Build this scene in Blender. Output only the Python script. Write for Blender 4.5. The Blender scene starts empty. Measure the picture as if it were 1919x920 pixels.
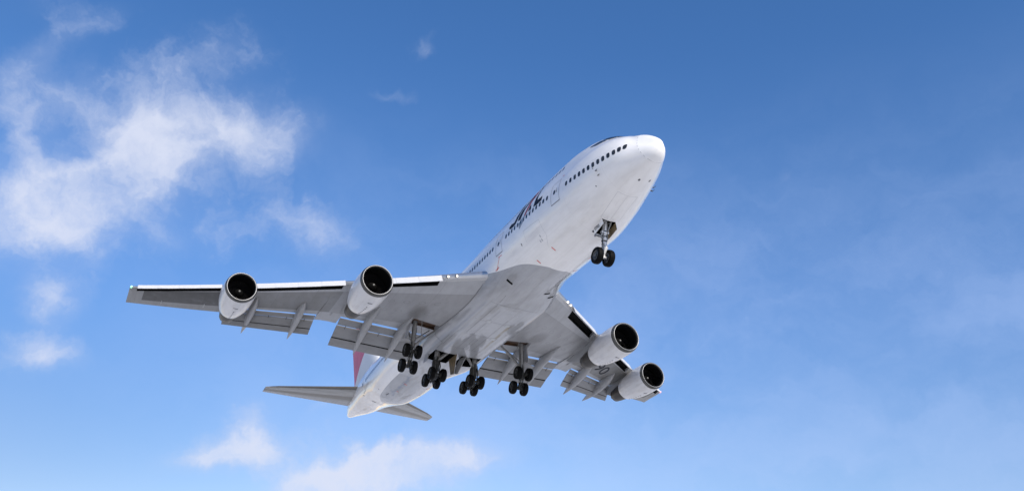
import bpy, bmesh, math, random
import numpy as np
from mathutils import Vector, Matrix, Euler
random.seed(7)
R_ = math.radians
scene = bpy.context.scene
col = scene.collection

# ------------------------------------------------------------------ camera, sky, sun, exposure
PITCH = 2.5                      # the airliner's nose-up attitude
CAM_AIR = Vector((41.64, -31.065, -36.255))      # eye point measured from the nose datum, aircraft axes
CAM_H = 1.7                      # eye height over the ground
ATT = Euler((0, R_(-PITCH), 0)).to_matrix()      # aircraft axes -> world
BASE = Vector((-32.0, 0.0, -6.3))                # below the main wheels
ROOT = ATT @ (BASE - CAM_AIR) + Vector((0, 0, CAM_H))
CX = Vector((0.3917820, 0.9188549, 0.0470383))
CD = Vector((-0.4306723, 0.2283288, -0.8731479))
CF = Vector((-0.8130364, 0.3218256, 0.4851804))
cam = bpy.data.cameras.new('camera')
cam_o = bpy.data.objects.new('camera', cam); col.objects.link(cam_o)
m = Matrix((ATT @ CX, -(ATT @ CD), -(ATT @ CF))).transposed()
cam_o.matrix_world = Matrix.Translation((0, 0, CAM_H)) @ m.to_4x4()
cam.sensor_fit = 'HORIZONTAL'; cam.sensor_width = 36.0
cam.lens = 1740.2 / 1919 * 36
cam.shift_x = 114.0 / 1919; cam.shift_y = -8.8 / 1919
cam.clip_start = 0.1; cam.clip_end = 20000
scene.camera = cam_o

SUN_EL, SUN_AZ = 32.0, 6.0      # azimuth: degrees from +X (ahead of the nose) towards +Y
SKY_STRENGTH = 0.105
CLOUDS = [
  ((-0.9079, -0.0914, 0.4092),(1.33, 10.03, 3.98),(-9.2, 8.14, -19.81),1.2),
  ((-0.8983, -0.0532, 0.4362),(1.79, 21.38, 5.14),(-13.19, 7.09, -27.45),0.5),
  ((-0.8679, -0.0067, 0.4967),(-0.85, 22.5, -2.19),(-10.28, -2.16, -19.0),0.95),
  ((-0.8868, -0.008, 0.462),(5.95, 17.19, 10.63),(-14.24, 19.95, -28.06),0.6),
  ((-0.8606, 0.0496, 0.5068),(3.65, 17.8, 3.46),(-14.19, 7.07, -25.77),0.6),
  ((-0.8432, 0.0983, 0.5286),(5.79, 23.15, 3.99),(-17.38, 8.64, -30.27),0.62),
  ((-0.838, 0.1432, 0.5265),(10.68, 37.89, 5.74),(-18.77, 9.63, -33.45),0.4),
  ((-0.8566, -0.0873, 0.5086),(3.8, 14.02, 7.82),(-20.73, 19.52, -32.55),0.42),
  ((-0.8737, -0.1082, 0.4744),(2.26, 50.05, 14.52),(-15.17, 7.05, -27.38),0.35),
  ((-0.8321, -0.102, 0.5452),(6.84, 9.32, 11.26),(-30.31, 56.43, -36.62),0.38),
  ((-0.8475, -0.1192, 0.5173),(2.14, 33.23, 10.19),(-20.27, 8.34, -32.25),0.3),
  ((-0.8274, 0.0071, 0.5615),(7.44, 16.65, 9.86),(-21.7, 26.07, -33.19),0.25),
  ((-0.8047, 0.0493, 0.5917),(-2.91, 30.62, -7.35),(-18.95, -8.64, -25.9),0.22),
  ((-0.8771, 0.1889, 0.4416),(2.84, 20.14, -4.11),(-16.64, -4.05, -32.46),0.6),
  ((-0.8974, 0.0917, 0.4317),(5.98, 29.49, 5.02),(-13.98, 8.17, -31.96),0.3),
  ((-0.9087, 0.0359, 0.416),(5.82, 40.86, 7.99),(-23.69, 13.85, -54.14),0.3),
  ((-0.9396, -0.0558, 0.3378),(1.3, 41.65, 9.0),(-14.3, 10.05, -39.58),0.95),
  ((-0.9238, -0.029, 0.3818),(4.39, 64.68, 14.21),(-15.23, 9.51, -37.43),0.3),
  ((-0.957, -0.0477, 0.2863),(0.81, 34.83, 6.74),(-16.93, 14.16, -55.99),0.95),
  ((-0.9515, -0.0729, 0.2988),(-0.03, 51.42, 10.79),(-29.28, 22.86, -89.35),0.3),
  ((-0.7465, 0.2422, 0.6198),(47.85, 39.73, 41.3),(-20.3, 92.36, -61.34),0.42),
  ((-0.781, 0.2222, 0.5836),(25.55, 68.79, 7.14),(-93.85, 47.88, -144.67),0.4),
  ((-0.9555, 0.1624, 0.2464),(16.2, 33.69, 38.6),(-1.42, 39.5, -33.57),0.5),
  ((-0.9627, 0.1571, 0.2204),(3.79, 15.33, 3.37),(-9.24, 17.36, -55.02),1.05),
  ((-0.9696, 0.1216, 0.2124),(6.79, 41.29, 5.02),(-18.96, 21.71, -101.31),0.4),
  ((-0.9179, 0.3206, 0.2339),(5.17, 11.4, 2.52),(-10.2, 22.16, -72.53),0.95),
  ((-0.9368, 0.2828, 0.2057),(3.77, 9.42, 1.77),(-5.94, 12.81, -47.08),1.3),
  ((-0.8887, 0.3933, 0.2354),(8.97, 17.62, 2.32),(-16.33, 20.98, -98.82),0.5),
  ((-0.9553, 0.2204, 0.1972),(7.9, 29.41, 2.84),(-11.53, 13.4, -73.37),0.5),
  ((-0.9338, 0.2331, 0.2715),(17.69, 43.46, 21.7),(-13.33, 56.6, -96.29),0.3),
  ((-0.6303, 0.5939, 0.5001),(62.78, 74.97, -10.9),(-39.74, 24.35, -80.0),0.25),
  ((-0.8098, -0.1196, 0.5745),(2.52, 24.65, 7.81),(-28.7, 10.34, -39.18),0.2),
  ((-0.8461, 0.0709, 0.5282),(2.33, 9.13, 1.56),(-7.09, 3.55, -12.78),0.16),
]


class NB:
    """small helper for building node trees"""
    def __init__(self, nt):
        self.nt = nt; self.n = nt.nodes; self.l = nt.links
    def new(self, t, **kw):
        x = self.n.new(t)
        for k, v in kw.items(): setattr(x, k, v)
        return x
    def put(self, sock, v):
        if isinstance(v, bpy.types.NodeSocket): self.l.new(v, sock)
        else: sock.default_value = v
    def m(self, op, a, b=None, c=None, clamp=False):
        x = self.new('ShaderNodeMath', operation=op, use_clamp=clamp)
        self.put(x.inputs[0], a)
        if b is not None: self.put(x.inputs[1], b)
        if c is not None: self.put(x.inputs[2], c)
        return x.outputs[0]
    def v(self, op, a, b=None):
        x = self.new('ShaderNodeVectorMath', operation=op)
        self.put(x.inputs[0], a)
        if b is not None: self.put(x.inputs[1], b)
        return x.outputs['Value'] if op in ('DOT_PRODUCT', 'LENGTH') else x.outputs[0]
    def mix(self, f, a, b, mode='MIX'):
        x = self.new('ShaderNodeMix', data_type='RGBA', blend_type=mode)
        self.put(x.inputs[0], f); self.put(x.inputs[6], a); self.put(x.inputs[7], b)
        return x.outputs[2]
    def noise(self, vec, scale, detail=4, rough=.5, dist=0, color=False):
        x = self.new('ShaderNodeTexNoise')
        self.put(x.inputs['Vector'], vec); self.put(x.inputs['Scale'], scale)
        x.inputs['Detail'].default_value = detail; x.inputs['Roughness'].default_value = rough
        x.inputs['Distortion'].default_value = dist
        return x.outputs['Color'] if color else x.outputs[0]
    def smooth(self, x, a, b, lo=0., hi=1.):
        n = self.new('ShaderNodeMapRange', interpolation_type='SMOOTHSTEP')
        self.put(n.inputs[0], x); self.put(n.inputs[1], a); self.put(n.inputs[2], b)
        self.put(n.inputs[3], lo); self.put(n.inputs[4], hi)
        return n.outputs[0]
    def mapping(self, vec, scale=(1, 1, 1), loc=(0, 0, 0)):
        x = self.new('ShaderNodeMapping')
        self.put(x.inputs[0], vec); x.inputs['Scale'].default_value = scale; x.inputs['Location'].default_value = loc
        return x.outputs[0]


world = bpy.data.worlds.new('World'); scene.world = world; world.use_nodes = True
world.node_tree.nodes.clear()
w = NB(world.node_tree)
sky = w.new('ShaderNodeTexSky', sky_type='NISHITA')
sky.sun_disc = False
sky.sun_elevation = R_(SUN_EL); sky.sun_rotation = R_(90 - SUN_AZ)
sky.altitude = 20; sky.air_density = 1.0; sky.dust_density = 0.1; sky.ozone_density = 1.0
gdir = w.new('ShaderNodeTexCoord').outputs['Generated']
sep = w.new('ShaderNodeSeparateXYZ'); w.put(sep.inputs[0], gdir)
warp = w.v('SUBTRACT', w.noise(gdir, 11, 5, .6, color=True), (.5, .5, .5))
def moved(k):
    x = w.v('SCALE', warp); x.node.inputs['Scale'].default_value = k
    return w.v('ADD', gdir, x)
wdir = moved(.12); bdir = moved(.075)
total = None
for d, g1, g2, wt in CLOUDS:
    rel = w.v('SUBTRACT', bdir, d)
    a = w.v('DOT_PRODUCT', rel, g1); b = w.v('DOT_PRODUCT', rel, g2)
    q = w.m('ADD', w.m('MULTIPLY', a, a), w.m('MULTIPLY', b, b))
    e = w.m('MULTIPLY', w.m('POWER', 2.718, w.m('MULTIPLY', q, -.9)), wt)
    e = w.m('MULTIPLY', e, w.m('GREATER_THAN', w.v('DOT_PRODUCT', gdir, d), .5))
    total = e if total is None else w.m('ADD', total, e)
n1 = w.noise(w.mapping(wdir, (1, 1, 1.4)), 13, 9, .54)
n2 = w.noise(w.mapping(wdir, (1, 1, 1.8), (3, 1, 2)), 52, 8, .62)
tex = w.m('ADD', w.m('MULTIPLY', n1, .86), w.m('MULTIPLY', n2, .14))
body = w.m('MULTIPLY_ADD', w.m('MINIMUM', total, 1.1), .66, w.m('MULTIPLY_ADD', tex, 1.45, -.945))
dens = w.m('MULTIPLY', w.smooth(body, -.22, .80, 0, .95), w.smooth(total, .0, .22))
# thin high veil towards the horizon on the right
vn = w.noise(w.mapping(wdir, (1.0, 1.0, 2.2)), 4.2, 8, .58)
veil = w.m('MULTIPLY', w.smooth(vn, .32, .70, .25, 1.0), w.m('MULTIPLY', w.smooth(sep.outputs[2], .62, .36), w.smooth(sep.outputs[1], -.1, .42, .15, 1.0)))
cloud_col = w.mix(w.smooth(body, .1, .6), (5.5, 6.2, 8.1, 1), (6.5, 6.95, 8.4, 1))
hs = w.new('ShaderNodeHueSaturation'); hs.inputs['Saturation'].default_value = 1.33; hs.inputs['Value'].default_value = 1.5
w.put(hs.inputs['Color'], sky.outputs[0])
tint = w.mix(1.0, hs.outputs[0], (1.12, .97, 1.08, 1), 'MULTIPLY')
low = w.m('MULTIPLY', w.smooth(sep.outputs[1], .42, -.12), w.smooth(sep.outputs[2], .46, .16))
tint = w.mix(low, tint, w.mix(1.0, tint, (.68, .70, .74, 1), 'MULTIPLY'))
tint = w.mix(w.smooth(sep.outputs[2], .42, .15), tint, w.mix(1.0, tint, (1.02, .94, .86, 1), 'MULTIPLY'))
soft = w.m('MULTIPLY', w.smooth(total, .03, .8), w.smooth(tex, .3, .62, .15, .34))
dens = w.m('MAXIMUM', dens, soft)
tint = w.mix(w.m('MULTIPLY', veil, .33), tint, (4.9, 6.2, 9.4, 1))
sky_col = w.mix(dens, tint, cloud_col)
bg = w.new('ShaderNodeBackground'); w.put(bg.inputs[0], sky_col); bg.inputs[1].default_value = SKY_STRENGTH
wo = w.new('ShaderNodeOutputWorld'); w.l.new(bg.outputs[0], wo.inputs[0])

sun = bpy.data.lights.new('sun', 'SUN'); sun.energy = 4.8; sun.angle = R_(0.53); sun.color = (1.0, .925, .82)
sun_o = bpy.data.objects.new('sun', sun); col.objects.link(sun_o)
sd = Vector((math.cos(R_(SUN_EL)) * math.cos(R_(SUN_AZ)), math.cos(R_(SUN_EL)) * math.sin(R_(SUN_AZ)), math.sin(R_(SUN_EL))))
sun_o.rotation_euler = sd.to_track_quat('Z', 'Y').to_euler()
sun_o.location = (0, 0, 120)

vs = scene.view_settings
vs.view_transform = 'Standard'; vs.look = 'None'; vs.exposure = 0.08; vs.gamma = 1.0; vs.use_curve_mapping = False


# ------------------------------------------------------------------ materials
def material(name):
    mt = bpy.data.materials.new(name); mt.use_nodes = True
    nb = NB(mt.node_tree); p = mt.node_tree.nodes['Principled BSDF']
    return mt, nb, p


def plain(name, rgb, rough=.5, metal=0., vary=.12, scale=6., coat=0., bump=0., spec=.5):
    mt, nb, p = material(name)
    oc = nb.new('ShaderNodeTexCoord').outputs['Object']
    n = nb.noise(oc, scale, 5, .6)
    lo = tuple(c * (1 - vary) for c in rgb) + (1,); hi = tuple(min(1, c * (1 + vary)) for c in rgb) + (1,)
    nb.put(p.inputs['Base Color'], nb.mix(nb.smooth(n, .3, .7), lo, hi))
    nb.put(p.inputs['Roughness'], nb.smooth(n, .2, .8, max(.03, rough - .07), rough + .07))
    p.inputs['Metallic'].default_value = metal; p.inputs['Specular IOR Level'].default_value = spec
    p.inputs['Coat Weight'].default_value = coat; p.inputs['Coat Roughness'].default_value = .12
    if bump:
        b = nb.new('ShaderNodeBump'); b.inputs['Strength'].default_value = bump; b.inputs['Distance'].default_value = .02
        nb.put(b.inputs['Height'], n); nb.put(p.inputs['Normal'], b.outputs[0])
    return mt


def skin_paint():
    mt, nb, p = material('airframe_paint')
    oc = nb.new('ShaderNodeTexCoord').outputs['Object']
    sp = nb.new('ShaderNodeSeparateXYZ'); nb.put(sp.inputs[0], oc)
    X, Y, Z = sp.outputs
    s = nb.m('MULTIPLY', X, -1)
    # edge of the grey belly paint
    fc = nb.new('ShaderNodeFloatCurve')
    pts = [(0, -6), (14.0, -6), (14.12, -3.5), (14.2, -3.12), (14.74, -2.86), (15.6, -2.5), (17.2, -2.1), (18.7, -1.9), (20.9, -1.5), (23, -1.35), (33, -1.35), (37, -1.9), (41, -2.25), (43.5, -2.28), (70, -2.36)]
    cv = fc.mapping.curves[0]
    fc.mapping.use_clip = False
    P2 = [(a / 70, (b + 6) / 6) for a, b in pts]
    cv.points[0].location = P2[0]; cv.points[-1].location = P2[-1]
    for q in P2[1:-1]: cv.points.new(*q)
    for q in cv.points: q.handle_type = 'VECTOR' if q.location[0] < .203 else 'AUTO_CLAMPED'
    fc.mapping.update()
    nb.put(fc.inputs['Value'], nb.m('DIVIDE', s, 70)); fc.inputs['Factor'].default_value = 1
    edge = nb.m('MULTIPLY_ADD', fc.outputs[0], 6, -6)
    grey = nb.m('LESS_THAN', Z, edge)
    # streaky grime along the airflow, heavier at the keel
    st = nb.noise(nb.mapping(oc, (.045, 2.4, 2.4)), 1.7, 7, .6)
    st2 = nb.noise(nb.mapping(oc, (.5, 1.3, 1.3), (5, 2, 1)), 1.1, 5, .6)
    low = nb.smooth(Z, 1.0, -3.0)
    gr = nb.m('MULTIPLY', nb.smooth(st, .46, .72), nb.m('MULTIPLY_ADD', low, .75, .12))
    white = nb.mix(nb.smooth(st2, .3, .7), (.755, .74, .715, 1), (.81, .795, .77, 1))
    white = nb.mix(nb.m('MULTIPLY', gr, .18), white, (.46, .43, .39, 1))
    gcol = nb.mix(nb.smooth(st2, .35, .65), (.30, .305, .315, 1), (.34, .345, .355, 1))
    gcol = nb.mix(nb.m('MULTIPLY', gr, .45), gcol, (.24, .23, .21, 1))
    # leaked fluid stain aft of the drain on the belly
    r1 = nb.m('MULTIPLY_ADD', nb.m('ADD', s, -25.0), .035, nb.m('MULTIPLY_ADD', nb.m('SUBTRACT', st2, .5), .35, 1.2))
    dy = nb.m('DIVIDE', nb.m('ABSOLUTE', nb.m('SUBTRACT', Y, r1)), .24)
    stain = nb.m('MULTIPLY', nb.smooth(dy, 1.0, .1), nb.m('MULTIPLY', nb.smooth(s, 24.6, 25.6), nb.smooth(s, 31.9, 28.6)))
    stain = nb.m('MULTIPLY', nb.m('MULTIPLY', stain, nb.smooth(st2, .25, .5)), nb.m('LESS_THAN', Z, -2.5))
    gcol = nb.mix(nb.m('MULTIPLY', stain, .9), gcol, (.15, .11, .035, 1))
    aft = nb.m('MULTIPLY', nb.smooth(s, 43, 54), nb.m('MULTIPLY', nb.smooth(Z, .9, -.4), nb.smooth(st2, .3, .62, .25, 1)))  # warm ground bounce painted onto the lower tail
    white = nb.mix(nb.m('MULTIPLY', aft, .75), white, (.56, .50, .43, 1))
    c = nb.mix(grey, white, gcol)
    # skin joints: frames and stringer laps
    fr = nb.m('ABSOLUTE', nb.m('SUBTRACT', nb.m('FRACT', nb.m('DIVIDE', s, 4.06)), .5))
    j1 = nb.m('GREATER_THAN', fr, .4972)
    ang = nb.m('ARCTAN2', Y, nb.m('MULTIPLY', Z, -1))
    fa = nb.m('ABSOLUTE', nb.m('SUBTRACT', nb.m('FRACT', nb.m('MULTIPLY', ang, 2.23)), .5))
    j2 = nb.m('MULTIPLY', nb.m('GREATER_THAN', fa, .4935), nb.m('GREATER_THAN', s, 2.6))
    j3 = nb.m('LESS_THAN', nb.m('ABSOLUTE', nb.m('SUBTRACT', s, nb.m('MULTIPLY_ADD', Z, .33, 1.32))), .014)
    g1 = nb.m('GREATER_THAN', nb.m('ABSOLUTE', nb.m('SUBTRACT', nb.m('FRACT', nb.m('DIVIDE', s, 1.62)), .5)), .494)
    g2 = nb.m('GREATER_THAN', nb.m('ABSOLUTE', nb.m('SUBTRACT', nb.m('FRACT', nb.m('DIVIDE', Y, 1.31)), .5)), .492)
    g = nb.m('MULTIPLY', nb.m('MAXIMUM', g1, g2), nb.m('MULTIPLY', grey, nb.m('LESS_THAN', s, 43)))
    j1 = nb.m('MAXIMUM', j1, nb.m('MULTIPLY', g, 2.6))
    lines = nb.m('MAXIMUM', nb.m('MULTIPLY', nb.m('MAXIMUM', j1, j2), .10), nb.m('MULTIPLY', j3, .6), clamp=True)
    c = nb.mix(lines, c, (.16, .16, .17, 1))
    nb.put(p.inputs['Base Color'], c)
    nb.put(p.inputs['Roughness'], nb.m('MULTIPLY_ADD', gr, .2, .30))
    p.inputs['Coat Weight'].default_value = .7; p.inputs['Coat Roughness'].default_value = .035; p.inputs['Coat IOR'].default_value = 1.55
    b = nb.new('ShaderNodeBump'); b.inputs['Strength'].default_value = .22; b.inputs['Distance'].default_value = .03
    h = nb.noise(nb.mapping(oc, (.8, 1.6, 1.6)), 1.3, 2, .5)
    nb.put(b.inputs['Height'], h); nb.put(p.inputs['Normal'], b.outputs[0])
    nb.put(p.inputs['Coat Normal'], b.outputs[0])
    return mt


def wing_paint():
    """grey wing skin; UV.x runs along the chord, UV.y along the span in metres"""
    mt, nb, p = material('wing_paint')
    uv = nb.new('ShaderNodeTexCoord').outputs['UV']
    oc = nb.new('ShaderNodeTexCoord').outputs['Object']
    sp = nb.new('ShaderNodeSeparateXYZ'); nb.put(sp.inputs[0], uv)
    U, V = sp.outputs[0], sp.outputs[1]
    n = nb.noise(nb.mapping(oc, (.30, .9, .9)), 1.2, 8, .68)
    n2 = nb.noise(oc, .55, 6, .62)
    box = nb.m('MULTIPLY', nb.m('GREATER_THAN', U, .17), nb.m('LESS_THAN', U, .74))
    tipc = nb.m('MULTIPLY', box, nb.m('LESS_THAN', V, 28.4))
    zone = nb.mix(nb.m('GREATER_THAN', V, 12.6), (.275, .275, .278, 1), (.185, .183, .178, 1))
    zone = nb.mix(nb.m('GREATER_THAN', V, 21.4), zone, (.024, .022, .018, 1))  # outboard darkening paints a dim ground reflection into the skin colour
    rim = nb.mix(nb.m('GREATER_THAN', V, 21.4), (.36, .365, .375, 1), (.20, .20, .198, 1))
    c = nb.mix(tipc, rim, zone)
    c = nb.mix(nb.m('MULTIPLY', nb.smooth(n, .35, .8), .26), c, (.09, .085, .075, 1))
    c = nb.mix(nb.m('MULTIPLY', nb.smooth(n2, .5, .8), .25), c, (.30, .305, .31, 1))
    metal = nb.m('MULTIPLY', nb.m('LESS_THAN', U, .028), 1.0)
    ox = nb.new('ShaderNodeSeparateXYZ'); nb.put(ox.inputs[0], oc)     # dark reflection painted into the colour ahead of the wheel bay
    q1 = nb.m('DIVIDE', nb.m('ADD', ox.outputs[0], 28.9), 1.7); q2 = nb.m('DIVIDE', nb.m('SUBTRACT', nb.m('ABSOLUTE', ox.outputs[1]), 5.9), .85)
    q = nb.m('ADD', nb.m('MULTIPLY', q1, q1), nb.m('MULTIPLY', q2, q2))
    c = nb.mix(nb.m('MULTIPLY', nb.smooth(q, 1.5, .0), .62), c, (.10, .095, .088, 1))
    c = nb.mix(metal, c, (.52, .52, .52, 1))
    l1 = nb.m('GREATER_THAN', nb.m('ABSOLUTE', nb.m('SUBTRACT', nb.m('FRACT', nb.m('DIVIDE', V, 2.9)), .5)), .4965)
    l2 = nb.m('LESS_THAN', nb.m('ABSOLUTE', nb.m('SUBTRACT', U, .17)), .0016)
    l3 = nb.m('LESS_THAN', nb.m('ABSOLUTE', nb.m('SUBTRACT', U, .74)), .0022)
    c = nb.mix(nb.m('MULTIPLY', nb.m('MAXIMUM', nb.m('MAXIMUM', l1, l2), l3), .4), c, (.08, .08, .08, 1))
    fv = nb.m('SUBTRACT', nb.m('FRACT', nb.m('DIVIDE', V, 1.15)), .5)
    ov = None
    for u0 in (.32, .50):
        q = nb.m('ADD', nb.m('POWER', nb.m('ABSOLUTE', nb.m('DIVIDE', nb.m('SUBTRACT', U, u0), .022)), 2), nb.m('POWER', nb.m('ABSOLUTE', nb.m('DIVIDE', fv, .20)), 2))
        r_ = nb.m('MULTIPLY', nb.smooth(q, .72, .85), nb.smooth(q, 1.25, 1.1)); ov = r_ if ov is None else nb.m('MAXIMUM', ov, r_)
    ov = nb.m('MULTIPLY', ov, nb.m('MULTIPLY', nb.m('LESS_THAN', V, 26), nb.m('GREATER_THAN', V, 5)))
    c = nb.mix(nb.m('MULTIPLY', ov, .38), c, (.07, .07, .065, 1))
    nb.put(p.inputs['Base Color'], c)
    nb.put(p.inputs['Metallic'], nb.m('MULTIPLY', metal, .85))
    nb.put(p.inputs['Roughness'], nb.m('MULTIPLY_ADD', nb.smooth(n, .3, .8), .2, .33))
    b = nb.new('ShaderNodeBump'); b.inputs['Strength'].default_value = .25; b.inputs['Distance'].default_value = .02
    nb.put(b.inputs['Height'], n2); nb.put(p.inputs['Normal'], b.outputs[0])
    return mt


def streaked(name, rgb, dirt, amount=.4, rough=.35, coat=.2, sc=(.25, 2, 2), metal=0):
    mt, nb, p = material(name)
    oc = nb.new('ShaderNodeTexCoord').outputs['Object']
    n = nb.noise(nb.mapping(oc, sc), 2.2, 7, .62)
    n2 = nb.noise(oc, 1.3, 3, .5)
    c = nb.mix(nb.m('MULTIPLY', nb.smooth(n, .42, .74), amount), rgb + (1,), dirt + (1,))
    c = nb.mix(nb.smooth(n2, .35, .7, 0, .12), c, (.25, .25, .25, 1))
    nb.put(p.inputs['Base Color'], c); p.inputs['Metallic'].default_value = metal
    nb.put(p.inputs['Roughness'], nb.m('MULTIPLY_ADD', n, .2, rough - .1))
    p.inputs['Coat Weight'].default_value = coat; p.inputs['Coat Roughness'].default_value = .12
    return mt


def fin_paint():
    mt, nb, p = material('fin_paint')
    oc = nb.new('ShaderNodeTexCoord').outputs['Object']
    sp = nb.new('ShaderNodeSeparateXYZ'); nb.put(sp.inputs[0], oc)
    s = nb.m('MULTIPLY', sp.outputs[0], -1); z = sp.outputs[2]
    # red arc: edge from the root trailing edge forward and up
    edge = nb.m('MULTIPLY_ADD', nb.m('POWER', nb.m('MAXIMUM', nb.m('SUBTRACT', z, 3.9), 0), 1.2), -1.0, 67.6)
    red = nb.smooth(nb.m('SUBTRACT', s, edge), -.05, .05)
    n = nb.noise(nb.mapping(oc, (1, 1, .3)), 1.2, 5, .6)
    c = nb.mix(red, (.72, .715, .70, 1), nb.mix(nb.smooth(n, .3, .7), (.58, .13, .19, 1), (.64, .16, .21, 1)))
    nb.put(p.inputs['Base Color'], c); p.inputs['Roughness'].default_value = .5
    p.inputs['Specular IOR Level'].default_value = .25
    return mt


def tailplane_paint():
    mt, nb, p = material('tailplane_paint')
    oc = nb.new('ShaderNodeTexCoord').outputs['Object']
    sp = nb.new('ShaderNodeSeparateXYZ'); nb.put(sp.inputs[0], oc)
    ay = nb.m('SUBTRACT', nb.m('ABSOLUTE', sp.outputs[1]), .8)
    u = nb.m('DIVIDE', nb.m('SUBTRACT', nb.m('MULTIPLY', sp.outputs[0], -1), nb.m('MULTIPLY_ADD', ay, .975, 57.9)), nb.m('MULTIPLY_ADD', ay, -.537, 7.8))
    cb = nb.new('ShaderNodeCombineXYZ'); nb.put(cb.inputs[0], u); nb.put(cb.inputs[1], nb.m('MULTIPLY', ay, .05))
    n = nb.noise(cb.outputs[0], 9, 6, .6); n2 = nb.noise(oc, 1.5, 5, .6)
    uu = nb.m('ADD', u, nb.m('MULTIPLY', nb.m('SUBTRACT', n2, .5), .05))
    c = nb.mix(nb.smooth(uu, .05, .09), (.10, .09, .075, 1), (.33, .325, .31, 1))  # dark leading-edge band: a shadow line put into the colour
    c = nb.mix(nb.smooth(uu, .36, .44), c, (.135, .12, .095, 1))
    c = nb.mix(nb.smooth(uu, .60, .66), c, (.25, .245, .235, 1))
    c = nb.mix(nb.smooth(n, .35, .7, 0, .55), c, (.15, .14, .12, 1))
    nb.put(p.inputs['Base Color'], c); p.inputs['Roughness'].default_value = .34
    return mt


M = {
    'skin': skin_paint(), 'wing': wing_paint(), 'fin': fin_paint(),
    'radome': plain('radome_paint', (.80, .79, .765), .36, vary=.02, scale=2, coat=.2),
    'white': streaked('white_nacelle_paint', (.62, .615, .61), (.40, .37, .34), .38, .34, .3, (.3, 1.6, 1.6)),
    'krueger': plain('white_leading_edge_paint', (.60, .60, .60), .4, vary=.03, scale=3),
    'grey': streaked('grey_paint', (.31, .312, .316), (.19, .185, .18), .45, .4, .1),
    'flap': streaked('flap_paint', (.205, .207, .21), (.125, .122, .118), .35, .4, .1, (.8, .5, 2)),
    'tailgrey': tailplane_paint(),
    'lip': plain('polished_inlet_metal', (.30, .30, .30), .45, .8, .05, 3),
    'core': plain('heat_stained_metal', (.040, .034, .027), .45, .4, .25, 2.5),
    'dark': plain('dark_cavity', (.005, .005, .005), .7, 0, .3, 4, spec=.05),
    'duct': plain('inlet_duct_lining', (.006, .006, .0065), .6, 0, .2, 4, spec=.06),  # near black: the shade inside the inlet is put into the colour
    'fan': plain('fan_blade_titanium', (.008, .008, .009), .45, .1, .2, 5, spec=.15),
    'spinner': plain('spinner_paint', (.010, .010, .010), .4, 0, .1, 8, spec=.1),
    'tip': plain('pale_spinner_tip', (.16, .16, .155), .35, 0, .1, 8),  # paler spot at the nose of the spinner
    'rubber': plain('tyre_rubber', (.0035, .0034, .0033), .55, 0, .3, 7, bump=.2, spec=.07),
    'hub': plain('wheel_rim_metal', (.10, .10, .10), .45, .4, .3, 12),
    'hubd': plain('dark_rim_metal', (.022, .022, .021), .5, .2, .4, 12),  # darker rim metal for the main wheels
    'strut': plain('gear_shaded_enamel', (.20, .20, .195), .4, .15, .2, 7),  # grey darkened to carry the shade on the gear legs
    'strutw': plain('gear_white_enamel', (.62, .62, .61), .38, .05, .1, 7),
    'oil': plain('oily_steel', (.045, .045, .042), .4, .6, .4, 8),
    'primer': plain('bay_primer', (.055, .025, .009), .6, 0, .5, 2.2),
    'primer2': plain('door_inner_primer', (.20, .145, .075), .55, 0, .35, 3),
    'glass': plain('cabin_glass', (.028, .03, .034), .14, 0, .3, 3),
    'frame': plain('window_frame_metal', (.50, .50, .50), .4, .2, .05, 5),
    'black': plain('black_lettering', (.02, .022, .03), .5, 0, .1, 3, spec=.12),
    'navy': plain('dark_blue_lettering', (.008, .010, .018), .5, 0, .1, 3, spec=.12),
    'redl': plain('red_lettering', (.30, .035, .05), .5, 0, .1, 3, spec=.12),
    'redm': plain('orange_red_marking', (.62, .09, .06), .45, 0, .1, 4),
    'greyl': plain('silver_lettering', (.27, .29, .31), .35, .1, .1, 3),
    'greyd': plain('door_gap', (.17, .17, .18), .6, 0, .2, 4),
    'line': plain('panel_gap', (.10, .10, .105), .6, 0, .2, 4),
    'line2': plain('pale_panel_gap', (.40, .40, .41), .6, 0, .1, 4),
    'patch': plain('pale_repair_patch', (.42, .43, .43), .45, 0, .1, 3),
}


def emitter(name, rgb, strength):
    mt, nb, p = material(name)
    p.inputs['Emission Color'].default_value = rgb + (1,); p.inputs['Emission Strength'].default_value = strength
    p.inputs['Base Color'].default_value = (.8, .8, .8, 1)
    return mt


M['lipband'] = plain('inlet_lip_dark_reflection', (.085, .085, .08), .38, .5, .1, 3)  # lip metal with a dark sky reflection put into its colour
M['lamp'] = emitter('lit_landing_lamp', (1, .86, .68), 2.2)
M['green'] = emitter('green_nav_lamp', (.1, .9, .35), 1.2)
M['redlamp'] = emitter('red_nav_lamp', (.9, .08, .05), 1.2)


# ------------------------------------------------------------------ object helpers
def link(name, bm, mats, parent=None, smooth=38, sub=False):
    me = bpy.data.meshes.new(name); bm.to_mesh(me); bm.free()
    for mm in (mats if isinstance(mats, (list, tuple)) else [mats]): me.materials.append(M[mm])
    if smooth:
        me.shade_smooth(); me.set_sharp_from_angle(angle=R_(smooth))
    o = bpy.data.objects.new(name, me); col.objects.link(o)
    if parent is not None:
        o.parent = parent
        if parent.type == 'EMPTY': o.location = -BASE
    return o


def P(s, y, z): return Vector((-s, y, z))


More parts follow.
